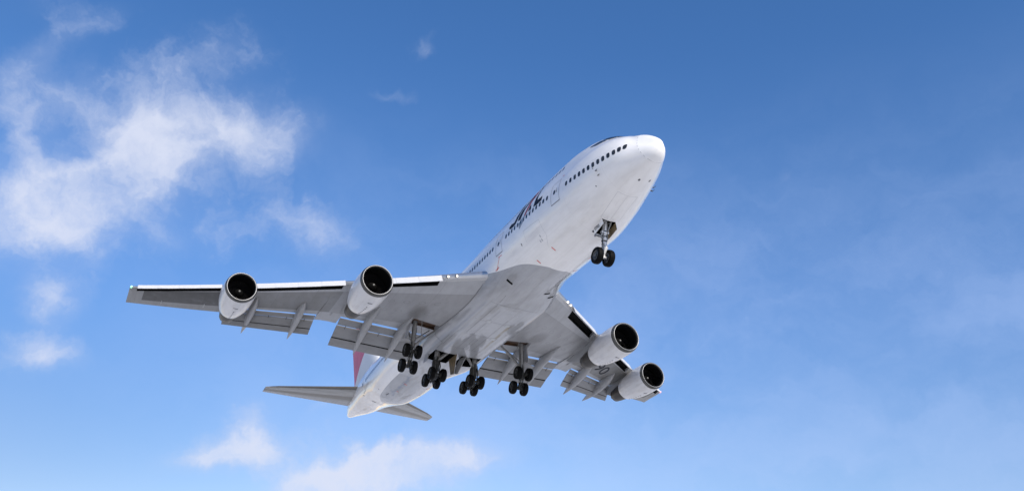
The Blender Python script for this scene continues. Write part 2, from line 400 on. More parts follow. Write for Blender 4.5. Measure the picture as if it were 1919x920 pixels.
def grid(bm, rows, closed=False, mat=0, cap0=False, cap1=False, uvs=None):
    """rows of points -> quads; closed joins the last point of each row to the first"""
    V = [[bm.verts.new(p) for p in r] for r in rows]
    n = len(rows[0]); uvl = bm.loops.layers.uv.verify() if uvs else None
    F = []
    for i in range(len(V) - 1):
        for k in range(n if closed else n - 1):
            k2 = (k + 1) % n
            try: f = bm.faces.new((V[i][k], V[i + 1][k], V[i + 1][k2], V[i][k2]))
            except ValueError: continue
            f.material_index = mat; F.append(f)
            if uvs:
                for lp, (a, b) in zip(f.loops, ((i, k), (i + 1, k), (i + 1, k2), (i, k2))): lp[uvl].uv = uvs[a][b]
    if cap0: bm.faces.new(V[0][::-1]).material_index = mat
    if cap1: bm.faces.new(V[-1]).material_index = mat
    return V


def fix(bm):
    bmesh.ops.remove_doubles(bm, verts=bm.verts, dist=1e-5)
    bmesh.ops.recalc_face_normals(bm, faces=bm.faces)


def frame_of(d):
    d = d.normalized(); a = Vector((0, 1, 0)) if abs(d.y) < .9 else Vector((1, 0, 0))
    u = d.cross(a).normalized(); return u, d.cross(u).normalized()


def tube(bm, pts, rad, n=14, mat=0, caps=True):
    """pts: list of Vectors, rad: number or list"""
    if not isinstance(rad, (list, tuple)): rad = [rad] * len(pts)
    rows = []
    for i, p in enumerate(pts):
        d = (pts[min(i + 1, len(pts) - 1)] - pts[max(i - 1, 0)])
        u, v = frame_of(d)
        rows.append([p + (u * math.cos(t) + v * math.sin(t)) * rad[i] for t in np.linspace(0, 2 * math.pi, n + 1)[:-1]])
    grid(bm, rows, True, mat, caps, caps)


def steps(bm, a, b, prof, n=16, mat=0):
    """stepped cylinder from a to b, prof = [(t, r), ...]"""
    tube(bm, [a.lerp(b, t) + (b - a).normalized() * (1e-4 * i) for i, (t, r) in enumerate(prof)], [r for t, r in prof], n, mat)


def box(bm, c, ax, ay, az, mat=0, bev=0.):
    """oriented box: centre c and three half-extent vectors"""
    vs_ = [bm.verts.new(c + ax * i + ay * j + az * k) for i in (-1, 1) for j in (-1, 1) for k in (-1, 1)]
    fs = [bm.faces.new([vs_[q] for q in f]) for f in ((0, 1, 3, 2), (4, 6, 7, 5), (0, 4, 5, 1), (2, 3, 7, 6), (0, 2, 6, 4), (1, 5, 7, 3))]
    for f in fs: f.material_index = mat
    if bev:
        ed = list({e for f in fs for e in f.edges})
        bmesh.ops.bevel(bm, geom=ed, offset=bev, segments=2, affect='EDGES', material=-1)


def slab(bm, quad, thick, mat=0, mat_in=None):
    """panel from four corner points, given a thickness along its normal"""
    n = (quad[1] - quad[0]).cross(quad[3] - quad[0]).normalized() * thick
    a = [bm.verts.new(p) for p in quad]; b = [bm.verts.new(p + n) for p in quad]
    bm.faces.new(a[::-1]).material_index = mat
    bm.faces.new(b).material_index = mat if mat_in is None else mat_in
    for i in range(4):
        j = (i + 1) % 4
        bm.faces.new((a[i], a[j], b[j], b[i])).material_index = mat


def lathe_x(bm, c, prof, n=64, mat=0, squash=None, cap0=False, cap1=False):
    """profile (x aft of c, r) turned about the fore-aft axis through c (an aircraft point)"""
    rows = []
    for x, r in prof:
        rows.append([P(-c.x + x, c.y + r * math.cos(t), c.z + r * math.sin(t)) for t in np.linspace(0, 2 * math.pi, n + 1)[:-1]])
    grid(bm, rows, True, mat, cap0, cap1)


def lathe_y(bm, c, prof, n=40, mat=0):
    rows = []
    for y, r in prof:
        rows.append([Vector((c.x + r * math.cos(t), c.y + y, c.z + r * math.sin(t))) for t in np.linspace(0, 2 * math.pi, n + 1)[:-1]])
    grid(bm, rows, True, mat)


def cut(o, boxes, matname):
    """cut pockets with axis-aligned boxes (s0,s1,y0,y1,z0,z1); walls get the bay material"""
    bm = bmesh.new()
    for s0, s1, y0, y1, z0, z1 in boxes:
        box(bm, P((s0 + s1) / 2, (y0 + y1) / 2, (z0 + z1) / 2), Vector(((s1 - s0) / 2, 0, 0)), Vector((0, (y1 - y0) / 2, 0)), Vector((0, 0, (z1 - z0) / 2)))
    bmesh.ops.recalc_face_normals(bm, faces=bm.faces)
    c = link('bay_cutter', bm, matname, smooth=0)
    md = o.modifiers.new('bay', 'BOOLEAN'); md.operation = 'DIFFERENCE'; md.object = c; md.solver = 'EXACT'
    md.material_mode = 'TRANSFER'
    loc = o.location.copy(); par = o.parent; o.parent = None; o.location = (0, 0, 0)
    bpy.context.view_layer.update()
    dg = bpy.context.evaluated_depsgraph_get()
    me = bpy.data.meshes.new_from_object(o.evaluated_get(dg))
    o.modifiers.clear(); old = o.data; o.data = me; bpy.data.meshes.remove(old); me.name = o.name
    bpy.data.objects.remove(c)
    o.parent = par; o.location = loc
    me.shade_smooth(); me.set_sharp_from_angle(angle=R_(35))


# ------------------------------------------------------------------ ground
def build_ground():
    bm = bmesh.new()
    S = 9000; N = 12
    xs = np.linspace(-S, S, N)
    grid(bm, [[Vector((x, y, 0)) for y in xs] for x in xs])
    mt, nb, p = material('snow_and_grass')
    oc = nb.new('ShaderNodeTexCoord').outputs['Object']
    n = nb.noise(oc, .028, 6, .6); n2 = nb.noise(oc, .35, 6, .6)
    bare = nb.smooth(nb.m('ADD', n, nb.m('MULTIPLY', nb.m('SUBTRACT', n2, .5), .25)), .555, .60)
    c = nb.mix(nb.smooth(n2, .3, .7), (.74, .72, .69, 1), (.82, .80, .77, 1))
    g = nb.mix(nb.smooth(nb.noise(oc, 3, 5, .6), .35, .65), (.14, .11, .06, 1), (.24, .19, .11, 1))
    nb.put(p.inputs['Base Color'], nb.mix(bare, c, g)); p.inputs['Roughness'].default_value = .75
    b = nb.new('ShaderNodeBump'); b.inputs['Strength'].default_value = .4; b.inputs['Distance'].default_value = .1
    nb.put(b.inputs['Height'], n2); nb.put(p.inputs['Normal'], b.outputs[0])
    M['ground'] = mt
    o = link('ground', bm, 'ground', smooth=0); o['kind'] = 'structure'
    # unseen asphalt strip under the approach path, added to reflect in the belly
    mt, nb, p = material('added_asphalt')
    oc = nb.new('ShaderNodeTexCoord').outputs['Object']
    n = nb.noise(oc, 9, 6, .65); n2 = nb.noise(oc, .4, 4, .6)
    c = nb.mix(n, (.035, .035, .036, 1), (.065, .064, .062, 1))
    nb.put(p.inputs['Base Color'], nb.mix(nb.smooth(n2, .55, .75, 0, .5), c, (.16, .16, .17, 1))); p.inputs['Roughness'].default_value = .85
    M['added_asphalt'] = mt
    bm = bmesh.new()
    a = Vector((-400, -250, .004)); d = Vector((.55, .83, 0)).normalized(); s_ = Vector((d.y, -d.x, 0))
    o0 = Vector((-60, 5, .004))
    grid(bm, [[o0 + d * t - s_ * 4.0, o0 + d * t + s_ * 4.0] for t in np.linspace(-900, 900, 30)])
    r = link('added_road', bm, 'added_asphalt', smooth=0); r['kind'] = 'structure'


build_ground()

# ------------------------------------------------------------------ the airliner
air = bpy.data.objects.new('airliner', None); col.objects.link(air)
air.empty_display_size = 4
air.location = ROOT; air.rotation_euler = (0, R_(-PITCH), 0)
air['label'] = 'white four-engined jumbo airliner with grey belly and lowered wheels, flying overhead to land'
air['category'] = 'airplane'


def pchip(xk, yk):
    xk = np.asarray(xk, float); yk = np.asarray(yk, float); h = np.diff(xk); dl = np.diff(yk) / h
    mm = np.zeros(len(xk))
    for i in range(1, len(xk) - 1):
        if dl[i - 1] * dl[i] > 0:
            w1 = 2 * h[i] + h[i - 1]; w2 = h[i] + 2 * h[i - 1]; mm[i] = (w1 + w2) / (w1 / dl[i - 1] + w2 / dl[i])
    def end(h0, h1, d0, d1):
        q = ((2 * h0 + h1) * d0 - h0 * d1) / (h0 + h1)
        if q * d0 <= 0: q = 0
        elif d0 * d1 < 0 and abs(q) > 3 * abs(d0): q = 3 * d0
        return q
    mm[0] = end(h[0], h[1], dl[0], dl[1]); mm[-1] = end(h[-1], h[-2], dl[-1], dl[-2])
    def F(x):
        i = int(np.clip(np.searchsorted(xk, x, side='right') - 1, 0, len(h) - 1))
        u = (x - xk[i]) / h[i]
        return float(yk[i] * (1 + 2 * u) * (1 - u) ** 2 + mm[i] * h[i] * u * (1 - u) ** 2 + yk[i + 1] * u * u * (3 - 2 * u) + mm[i + 1] * h[i] * u * u * (u - 1))
    return F


SK = [0, .25, .7, 1.5, 3, 5, 7, 9.5, 13, 22, 25, 28, 31, 34, 40, 46, 50, 54, 58, 62, 66, 68.3]
ZB = [-.30, -.82, -1.10, -1.32, -1.66, -2.16, -2.73, -3.17, -3.19, -3.22, -3.24, -3.25, -3.25, -3.25, -3.25, -3.24, -3.03, -2.15, -1.29, -.72, .1, .56]
ZT = [-.30, .28, .75, 1.37, 2.14, 3.35, 3.97, 4.30, 4.33, 4.27, 4.17, 3.84, 3.44, 3.24, 3.24, 3.24, 3.26, 3.21, 3.03, 2.69, 2.2, 1.75]
WW = [0, .40, .71, 1.15, 1.91, 2.49, 2.83, 3.05, 3.24, 3.25, 3.25, 3.25, 3.25, 3.25, 3.25, 3.25, 3.06, 2.75, 2.26, 1.66, 1.07, .42]
_x = np.sqrt(SK); fb, ft, fw = pchip(_x, ZB), pchip(_x, ZT), pchip(_x, WW)
TH = np.linspace(-np.pi / 2, np.pi * 1.5, 721)[:-1]
NX, NZ = np.cos(TH), np.sin(TH)


def sst(a, b, x):
    t = np.clip((x - a) / (b - a), 0, 1); return t * t * (3 - 2 * t)


_cache = {}
def section(s, n=128):
    """ring of (y, z), starting at the keel and climbing the port side"""
    s = round(min(max(s, 0.0), 68.3), 3)
    if (s, n) in _cache: return _cache[(s, n)]
    q = math.sqrt(s); zb, zt, wd = fb(q), ft(q), fw(q)
    mt = zb + 2 * wd if zt - zb > 2 * wd else zt
    zc, hz = (zb + mt) / 2, (mt - zb) / 2
    hy = np.sqrt((wd * NX) ** 2 + (hz * NZ) ** 2) + 1e-9
    P1 = np.stack([wd * wd * NX / hy, zc + hz * hz * NZ / hy], 1)
    if zt - mt > 1e-3:
        ru = wd * .66; P2 = np.stack([ru * NX, zt - ru + ru * NZ], 1)
        nn = np.stack([NX, NZ], 1)
        Q = np.where(((P2 * nn).sum(1) > (P1 * nn).sum(1))[:, None], P2, P1)
    else: Q = P1
    D = sst(17.0, 22.0, s) * (1 - sst(36.5, 43.5, s))
    if D > 0:      # boxy wing-to-body fairing round the lower lobe
        a = np.degrees(np.arctan2(-Q[:, 1], np.abs(Q[:, 0])))
        r0 = np.hypot(Q[:, 0], Q[:, 1]); ca, sa = np.abs(Q[:, 0]) / r0, np.abs(Q[:, 1]) / r0
        rs = ((ca / 3.40) ** 4.6 + (sa / 3.44) ** 4.6) ** (-1 / 4.6)
        k = 1 + (np.maximum(rs / r0, 1) - 1) * D * sst(0, 22, a)
        Q = Q * k[:, None]
    C = np.vstack([Q, Q[:1]])
    d = np.r_[0, np.cumsum(np.linalg.norm(np.diff(C, axis=0), axis=1))]
    u = np.linspace(0, d[-1], n + 1)[:-1]
    out = np.stack([np.interp(u, d, C[:, 0]), np.interp(u, d, C[:, 1])], 1)
    _cache[(s, n)] = out
    return out


def side(s, z, sg):
    r = section(s)[:65]; return P(s, sg * float(np.interp(z, r[:, 1], r[:, 0])), z)


def belly(s, y):
    r = section(s)[:33]; return P(s, y, float(np.interp(abs(y), r[:, 0], r[:, 1])))


def nrm(f, s, t, *a):
    e = .03
    n = (f(s + e, t, *a) - f(s - e, t, *a)).cross(f(s, t + e, *a) - f(s, t - e, *a)).normalized()
    p = f(s, t, *a); c = P(s, 0, -.2)
    return n if n.dot(p - c) > 0 else -n


def on(f, s, t, off, *a): return f(s, t, *a) + nrm(f, s, t, *a) * off


def ribbons(bm, f, A, B, off, *a, n=8, mat=0):
    """filled strip between two (s,t) polylines laid on the skin"""
    def res(L):
        L = np.array(L, float); d = np.r_[0, np.cumsum(np.linalg.norm(np.diff(L, axis=0), axis=1))]
        u = np.linspace(0, d[-1], n + 1); return np.stack([np.interp(u, d, L[:, 0]), np.interp(u, d, L[:, 1])], 1)
    A, B = res(A), res(B); rows = []
    for k in range(4):
        rows.append([on(f, *(p + (q - p) * k / 3), off, *a) for p, q in zip(A, B)])
    grid(bm, rows, mat=mat)


def line(bm, f, L, wd, off, *a, n=10, mat=0):
    """thin line of width wd along an (s,t) polyline on the skin"""
    L = np.array(L, float)
    pts = []
    for p, q in zip(L[:-1], L[1:]): pts += [p + (q - p) * t for t in np.linspace(0, 1, n)[:-1]]
    pts.append(L[-1])
    rows = []
    C = [on(f, p[0], p[1], off, *a) for p in pts]
    for i, p in enumerate(pts):
        d = (C[min(i + 1, len(C) - 1)] - C[max(i - 1, 0)]).normalized()
        t = nrm(f, p[0], p[1], *a).cross(d).normalized() * wd / 2
        rows.append([C[i] - t, C[i] + t])
    grid(bm, rows, mat=mat)


def pane(bm, f, s, t, w_, h_, off, *a, mat=0, corner=.45):
    """small rounded patch centred on (s,t), slightly domed"""
    out = []
    r = min(w_, h_) * corner
    for cx, cz, a0 in ((w_ / 2 - r, h_ / 2 - r, 0), (-w_ / 2 + r, h_ / 2 - r, 90), (-w_ / 2 + r, -h_ / 2 + r, 180), (w_ / 2 - r, -h_ / 2 + r, 270)):
        for k in range(5):
            q = R_(a0 + k * 22.5); out.append((cx + r * math.cos(q), cz + r * math.sin(q)))
    vc = bm.verts.new(on(f, s, t, off, *a))
    vo = [bm.verts.new(on(f, s + x, t + z, off * .6, *a)) for x, z in out]
    for i in range(len(vo)):
        ff = bm.faces.new((vc, vo[i], vo[(i + 1) % len(vo)])); ff.material_index = mat


def build_fuselage():
    bm = bmesh.new()
    ss = np.concatenate([np.linspace(.04, 1.5, 34) ** 2, np.linspace(2.4, 15.2, 44), np.linspace(15.5, 46, 74), np.linspace(46.5, 68.3, 54)])
    rows = []
    for s in ss: rows.append([P(s, y, z) for y, z in section(s)])
    V = grid(bm, rows, True)
    tip = bm.verts.new(P(0, 0, -.30))
    for k in range(128): bm.faces.new((tip, V[0][k], V[0][(k + 1) % 128]))
    # rounded tail cone with the exhaust of the auxiliary unit
    e = section(68.3); cy, cz = e.mean(0)
    r1 = [bm.verts.new(P(68.62, y * .8, cz + (z - cz) * .8)) for y, z in e]
    r2 = [bm.verts.new(P(68.60, y * .55, cz + (z - cz) * .55)) for y, z in e]
    r3 = [bm.verts.new(P(68.0, y * .5, cz + (z - cz) * .5)) for y, z in e]
    for A, B in ((V[-1], r1), (r1, r2), (r2, r3)):
        for k in range(128): bm.faces.new((A[k], B[k], B[(k + 1) % 128], A[(k + 1) % 128]))
    bm.faces.new(r3)
    fix(bm)
    o = link('fuselage', bm, ['skin', 'dark'], air)
    cut(o, [(6.75, 8.2, -.56, .56, -4, -1.5),
            (33.3, 35.7, -2.35, -.30, -5, -2.0), (33.3, 35.7, .30, 2.35, -5, -2.0)], 'dark')
    # radome and belly fairing are separate skins
    me = o.data
    def take(name, test, mats):
        bm = bmesh.new(); bm.from_mesh(me)
        bmesh.ops.delete(bm, geom=[f for f in bm.faces if not test(f)], context='FACES')
        x = bpy.data.meshes.new(name); bm.to_mesh(x); bm.free()
        for mm in mats: x.materials.append(mm)
        x.shade_smooth(); x.set_sharp_from_angle(angle=R_(35))
        ob = bpy.data.objects.new(name, x); col.objects.link(ob); ob.parent = air; ob.location = -BASE
        return ob
    def is_rad(f):
        c = f.calc_center_median(); return -c.x < 1.32 + .33 * c.z
    def is_fair(f):
        c = f.calc_center_median(); return 15.6 < -c.x < 43.9 and c.z < -.25
    mats = list(me.materials)
    rad = take('radome', is_rad, [M['radome']])
    fair = take('wing_body_fairing', is_fair, mats)
    bm = bmesh.new(); bm.from_mesh(me)
    bmesh.ops.delete(bm, geom=[f for f in bm.faces if is_rad(f) or is_fair(f)], context='FACES')
    bm.to_mesh(me); bm.free()
    me.shade_smooth(); me.set_sharp_from_angle(angle=R_(35))
    return o, rad, fair


fus, radome, fairing = build_fuselage()

# cabin windows: rows of main deck, upper deck
ROW_A = [2.15, 2.53, 2.93, 3.38, 3.83, 4.28, 4.75, 5.21, 5.68, 6.16, 6.64, 7.15, 7.68]
ROW_AZ = [.36, .31, .26, .23, .20, .18, .17, .16, .15, .14, .14, .15, .17]
ROW_B = [10.22, 10.73] + [11.22 + .508 * k for k in range(12)]
ROW_C = [19.29 + .508 * k for k in range(19)]
ROW_D = [31.2 + .508 * k for k in range(19)]
ROW_E = [42.9 + .508 * k for k in range(22)]
UPPER = [9.62 + .508 * k for k in range(26)]


def window(f, s, z, sg, w_=.27, h_=.40):
    bm = bmesh.new(); pane(bm, f, s, z, w_, h_, .012, sg); link('cabin_window', bm, 'glass', fus, smooth=0)


rest = bmesh.new()
for sg in (-1, 1):
    for s, z in list(zip(ROW_A, ROW_AZ)) + [(s, .25) for s in ROW_B] + [(s, .25) for s in ROW_C] + [(s, .25) for s in ROW_D] + [(s, .25) for s in ROW_E] + [(s, 2.83) for s in UPPER]:
        near = sg < 0 and (s < 24 or s > 41)
        if near: window(side, s, z, sg)
        else: pane(rest, side, s, z, .27, .40, .012, sg)
x = link('cabin_windows', rest, 'glass', fus, smooth=0); x['kind'] = 'stuff'


# cabin doors with their frames
def cabin_door(s0, z0, z1, sg, w_=1.06):
    bm = bmesh.new()
    s1 = s0 + w_
    lo, hi = z0, z1
    ribbons(bm, side, [(s0, lo), (s1, lo)], [(s0, hi), (s1, hi)], .004, sg, n=6)
    o = link('cabin_door', bm, 'skin', air)
    bm = bmesh.new()
    line(bm, side, [(s0, lo), (s0, hi), (s1, hi), (s1, lo)], .035, .010, sg, mat=0)
    line(bm, side, [(s0 - .02, lo), (s1 + .02, lo)], .055, .014, sg, mat=1)
    link('door_frame', bm, ['greyd', 'line'], o, smooth=0)
    zc = .24
    bm = bmesh.new(); pane(bm, side, s0 + .63, zc, .27, .40, .014, sg); link('door_window', bm, 'glass', o, smooth=0)
    bm = bmesh.new(); line(bm, side, [(s0 + .30, zc - .16), (s0 + .30, zc + .22)], .05, .02, sg); line(bm, side, [(s0 + .30, zc - .05), (s0 + .42, zc - .05)], .05, .02, sg)
    link('door_handle', bm, 'line', o, smooth=0)


for sg in (-1, 1):
    for s0 in (8.62, 17.6, 29.4, 41.2, 54.6):
        cabin_door(s0, -.70 if s0 < 50 else -.6, 1.15 if s0 < 50 else 1.1, sg)

# flight deck glazing
bm = bmesh.new()
def find_s(y, z):
    a, b = 1.0, 9.0
    for _ in range(30):
        mdl = (a + b) / 2; r = section(mdl); h = r[:65]
        inside = h[0, 1] < z < h[-1, 1] and abs(y) < np.interp(z, h[:, 1], h[:, 0])
        if inside: b = mdl
        else: a = mdl
    return b
def glaze(ya, yb, za, zb_, sg):
    rows = []
    for i in range(6):
        y = ya + (yb - ya) * i / 5
        z0 = za[0] + (za[1] - za[0]) * i / 5; z1 = zb_[0] + (zb_[1] - zb_[0]) * i / 5
        rows.append([P(find_s(y, z0 + (z1 - z0) * k / 4), sg * y, z0 + (z1 - z0) * k / 4) + Vector((.03, sg * .012, .012)) for k in range(5)])
    b = bmesh.new(); grid(b, rows); link('cockpit_window', b, 'glass', fus, smooth=30)
bm.free()
for sg in (-1, 1):
    glaze(.04, .80, (2.50, 2.46), (3.05, 3.00), sg)
    glaze(.86, 1.22, (2.46, 2.46), (2.99, 2.94), sg)
    glaze(1.28, 1.62, (2.47, 2.50), (2.93, 2.86), sg)

# airline lettering along the cabin sides
LET = {
 'J': ('navy', [([(15.75, 2.8), (15.66, 2.3), (15.51, 1.7), (15.42, 1.12), (15.58, .89)], [(15.32, 2.75), (15.12, 2.2), (14.92, 1.77), (14.86, 1.23), (14.97, .85)]),
                ([(15.58, .90), (15.82, .93), (16.11, 1.07), (16.44, .85)], [(14.97, .86), (15.17, .56), (15.61, .49), (16.22, .57)])]),
 'A': ('navy', [([(14.05, 2.75), (14.45, 2.2), (14.62, 1.75), (14.69, 1.29), (14.84, .63)], [(13.50, 2.7), (13.52, 2.2), (13.72, 1.70), (13.90, 1.36), (14.10, .94), (14.32, .51)]),
                ([(12.84, 1.16), (12.98, .87), (13.11, .59)], [(12.83, 1.16), (12.63, .8), (12.58, .52)])]),
 'L': ('navy', [([(12.42, 2.8), (12.40, 2.4), (12.27, 1.6), (12.19, 1.07), (12.22, .52)], [(12.28, 2.8), (12.14, 2.1), (11.91, 1.51), (11.76, 1.0), (11.62, .47)]),
                ([(11.74, .92), (11.05, .96)], [(11.62, .47), (11.03, .53)])]),
 'red_arc': ('redl', [([(13.42, 2.8), (13.42, 2.3), (13.40, 1.69), (13.40, 1.24), (13.53, .90), (13.73, .57)], [(13.02, 2.8), (12.93, 2.3), (12.87, 1.81), (12.94, 1.36), (13.05, 1.02), (13.24, .73), (13.50, .44)])]),
 'grey_arc': ('greyl', [([(13.74, .57), (13.92, .50), (14.18, .43), (14.64, .25), (14.45, -.28)], [(13.49, .44), (13.54, .38), (13.68, .18), (13.93, -.01), (14.41, -.29)])]),
}
for sg in (-1, 1):
    for k, (mt_, strips) in LET.items():
        bm = bmesh.new()
        for A, B in strips:
            if sg > 0: A = [(27.5 - p[0], p[1]) for p in A]; B = [(27.5 - p[0], p[1]) for p in B]
            ribbons(bm, side, A, B, .008 if k != 'red_arc' else .009, sg, n=14)
        link({'J': 'letter', 'A': 'letter', 'L': 'letter', 'red_arc': 'red_stripe', 'grey_arc': 'grey_stripe'}[k], bm, mt_, fus, smooth=0)

# red rescue step mark under the second door, hoist marks, cargo door and panel outlines, probes
for sg in (-1, 1):
    bm = bmesh.new()
    line(bm, side, [(18.15, -.92), (18.62, -1.42), (18.93, -1.74)], .045, .010, sg)
    line(bm, side, [(17.8, -.93), (18.4, -.92)], .05, .010, sg)
    line(bm, side, [(18.6, -1.62), (18.95, -1.76), (19.1, -1.72)], .07, .010, sg)
    link('red_step_mark', bm, 'redm', fus, smooth=0)
    for x, ya, yb in ((12.0, 1.76, 1.40), (14.33, 1.76, 1.42), (44.25, 1.42, 1.08), (46.65, 1.35, 1.12)):
        bm = bmesh.new(); ribbons(bm, belly, [(x - .05, sg * ya), (x + .05, sg * ya)], [(x - .03, sg * yb), (x + .07, sg * yb)], .008)
        link('red_hoist_mark', bm, 'redm', fus, smooth=0)
    for f, x, t, w_, h_, mt_ in ((side, 14.73, -1.43, .1, .22, 'line'), (side, 12.26, -2.1, .12, .16, 'line2'), (side, 12.5, -2.1, .12, .16, 'line2'), (side, 12.2, -1.85, .12, .16, 'line2'),
                                 (side, 5.14, -1.24, .09, .09, 'line'), (side, 4.81, -.11, .09, .09, 'line'), (belly, 2.68, -.1 if sg < 0 else .75, .2, .15, 'line')):
        bm = bmesh.new()
        if f is side: pane(bm, f, x, t, w_, h_, .01, sg)
        else: pane(bm, f, x, t, w_, h_, .01)
        link('vent', bm, mt_, fus, smooth=0)
bm = bmesh.new()
line(bm, side, [(13.93, -.70), (11.56, -.86), (11.50, -2.05), (12.1, -2.5)], .02, .006, -1)
line(bm, side, [(13.93, -.70), (13.98, -1.6)], .014, .006, -1)
link('cargo_door_outline', bm, 'line2', fus, smooth=0)
bm = bmesh.new()
line(bm, belly, [(4.25, -.8), (4.25, .8)], .016, .006); line(bm, belly, [(4.25, -.8), (6.7, -.72)], .016, .006); line(bm, belly, [(4.25, .8), (6.7, .72)], .016, .006); line(bm, belly, [(4.3, 0), (6.7, 0)], .012, .006)
link('nose_bay_door_outline', bm, 'line2', fus, smooth=0)
for sg in (-1, 1):
    for s, z in ((4.52, -.40), (4.50, -.74)):
        bm = bmesh.new(); b0 = side(s, z, sg); n_ = nrm(side, s, z, sg)
        slab(bm, [b0 + Vector((.02, 0, 0)), b0 + Vector((-.12, 0, 0)), b0 + n_ * .14 + Vector((-.06, 0, 0)), b0 + n_ * .14 + Vector((.02, 0, 0))], .02)
        tube(bm, [b0 + n_ * .14 + Vector((-.08, 0, 0)), b0 + n_ * .14 + Vector((.22, 0, 0))], [.022, .012], 8)
        link('pitot_probe', bm, 'oil', fus)
bm = bmesh.new()   # blade aerials on keel and crown
for s, f in ((15.5, 1), (37, 1)):
    zz = section(s)[0 if f < 0 else 64][1]
    grid(bm, [[P(s + .0 + k * .12 * (1 - .4 * h) + .12 * h, (.018 if k in (1, 2) else .003) * sg, zz - f * .03 + f * .36 * h) for k, sg in ((0, 1), (1, 1), (2, 1), (3, 1), (2, -1), (1, -1))] for h in (0, .5, 1)], True, cap1=True)
    fix(bm)
    link('blade_antenna', bm, 'greyl', fus); bm = bmesh.new()
bm.free()
# marks on the tail underside
bm = bmesh.new()
line(bm, belly, [(49.3, -1.63), (48.45, -1.61)], .10, .012)
line(bm, side, [(54.85, -1.55), (54.4, -1.85)], .16, .012, -1)
line(bm, side, [(56.4, -.55), (55.9, -.75)], .10, .012, -1)
pane(bm, side, 49.8, -1.95, .12, .12, .012, -1)
link('outflow_valve', bm, 'line', fus, smooth=0)
bm = bmesh.new()
for k in range(7): pane(bm, side, 52.5 + .35 * k, -.42 - .02 * k, .16, .26, .01, -1, corner=.2)
link('registration', bm, 'greyl', fus, smooth=0)
# red beacon dot above first door
bm = bmesh.new(); pane(bm, side, 8.55, 1.42, .16, .16, .012, -1); link('red_dot', bm, 'redm', fus, smooth=0)

# belly fairing details: ram air inlets, panel lines, repair patches
for s, y, ln in ((18.65, -2.0, 1.5), (18.6, 1.35, 1.4), (19.3, 2.05, 1.2)):
    bm = bmesh.new()
    ribbons(bm, belly, [(s - ln, y - .02), (s, y - .26)], [(s - ln, y + .02), (s, y + .26)], .008, mat=0)
    ribbons(bm, belly, [(s - .20, y - .24), (s, y - .27)], [(s - .20, y + .24), (s, y + .27)], .014, mat=1)
    link('ram_air_inlet', bm, ['grey', 'dark'], fairing, smooth=0)
bm = bmesh.new()
for L in ([(22.5, -.9), (31.8, -.9)], [(24, .55), (31.8, .55)], [(28.2, -2.3), (31.8, -2.3)], [(28.2, -2.9), (28.2, 2.7)], [(31.6, -2.9), (31.6, 2.6)], [(25, -2.6), (25, 2.4)], [(21.5, -2.2), (21.5, 2.0)], [(29, -.35), (31.6, -.35)], [(29, 0), (31.6, 0)], [(20, -1.6), (28, -1.6)]):
    line(bm, belly, L, .022, .006)
link('panel_seams', bm, 'line', fairing, smooth=0)
for s, y in ((24.9, -.85), (25.0, 1.0), (28.3, 1.15)):
    bm = bmesh.new(); ribbons(bm, belly, [(s - .22, y - .2), (s + .22, y - .2)], [(s - .22, y + .2), (s + .22, y + .2)], .010, n=3)
    link('repair_patch', bm, 'patch', fairing, smooth=0)
for s in (22.3, 22.9):
    for y in (.1, .5, .9):
        bm = bmesh.new(); pane(bm, belly, s, y, .12, .09, .01); link('drain_hole_cover', bm, 'patch', fairing, smooth=0)

# ------------------------------------------------------------------ wings
_yk = np.array([29.27, 22.39, 18.64, 14.66, 9.39, 4.75]); _zk = np.array([1.14, .23, -.28, -.72, -1.11, -1.48])
ZLE = np.polyfit(_yk, _zk, 2)
TIP_UP = {-1: 0.0, 1: .5}      # the port wing rides a little higher at its tip
WSIDE = [-1]
def zle(y): return float(np.polyval(ZLE, y)) + TIP_UP[WSIDE[0]] * float(sst(21.5, 30, y))
def sle(y): return 17.3 + .885 * y
def ste(y): return 34.6 + (y - 2) * (1.7 / 10.5) if y <= 12.5 else 36.3 + .628 * (y - 12.5)
def zdrop(y): return float(np.interp(y, [2, 12.5, 29.7], [.75, .5, .2]))
def sfix(y): return float(np.interp(y, [2, 4, 6.1, 8.8, 11.4], [33.0, 33.3, 33.6, 34.1, 34.75])) if y < 12 else float(np.interp(y, [13.3, 15.7, 18.4, 21.25], [35.75, 37.2, 38.85, 40.55]))
def tc(y): return float(np.interp(y, [2, 8, 12.5, 29.7], [.125, .105, .09, .08]))
KR = [(6.25, 10.9), (12.85, 19.75), (22.1, 29.05)]          # leading-edge flap bays along the span
UU = np.concatenate([(1 - np.cos(np.linspace(0, math.pi / 2, 16))) * .16 / 1.0, np.linspace(.18, 1, 26)])


def airfoil(u):     # half thickness for 10 % section, closed trailing edge
    return 5 * .1 * (.2969 * math.sqrt(u) - .1260 * u - .3516 * u * u + .2843 * u ** 3 - .1036 * u ** 4) + .0008


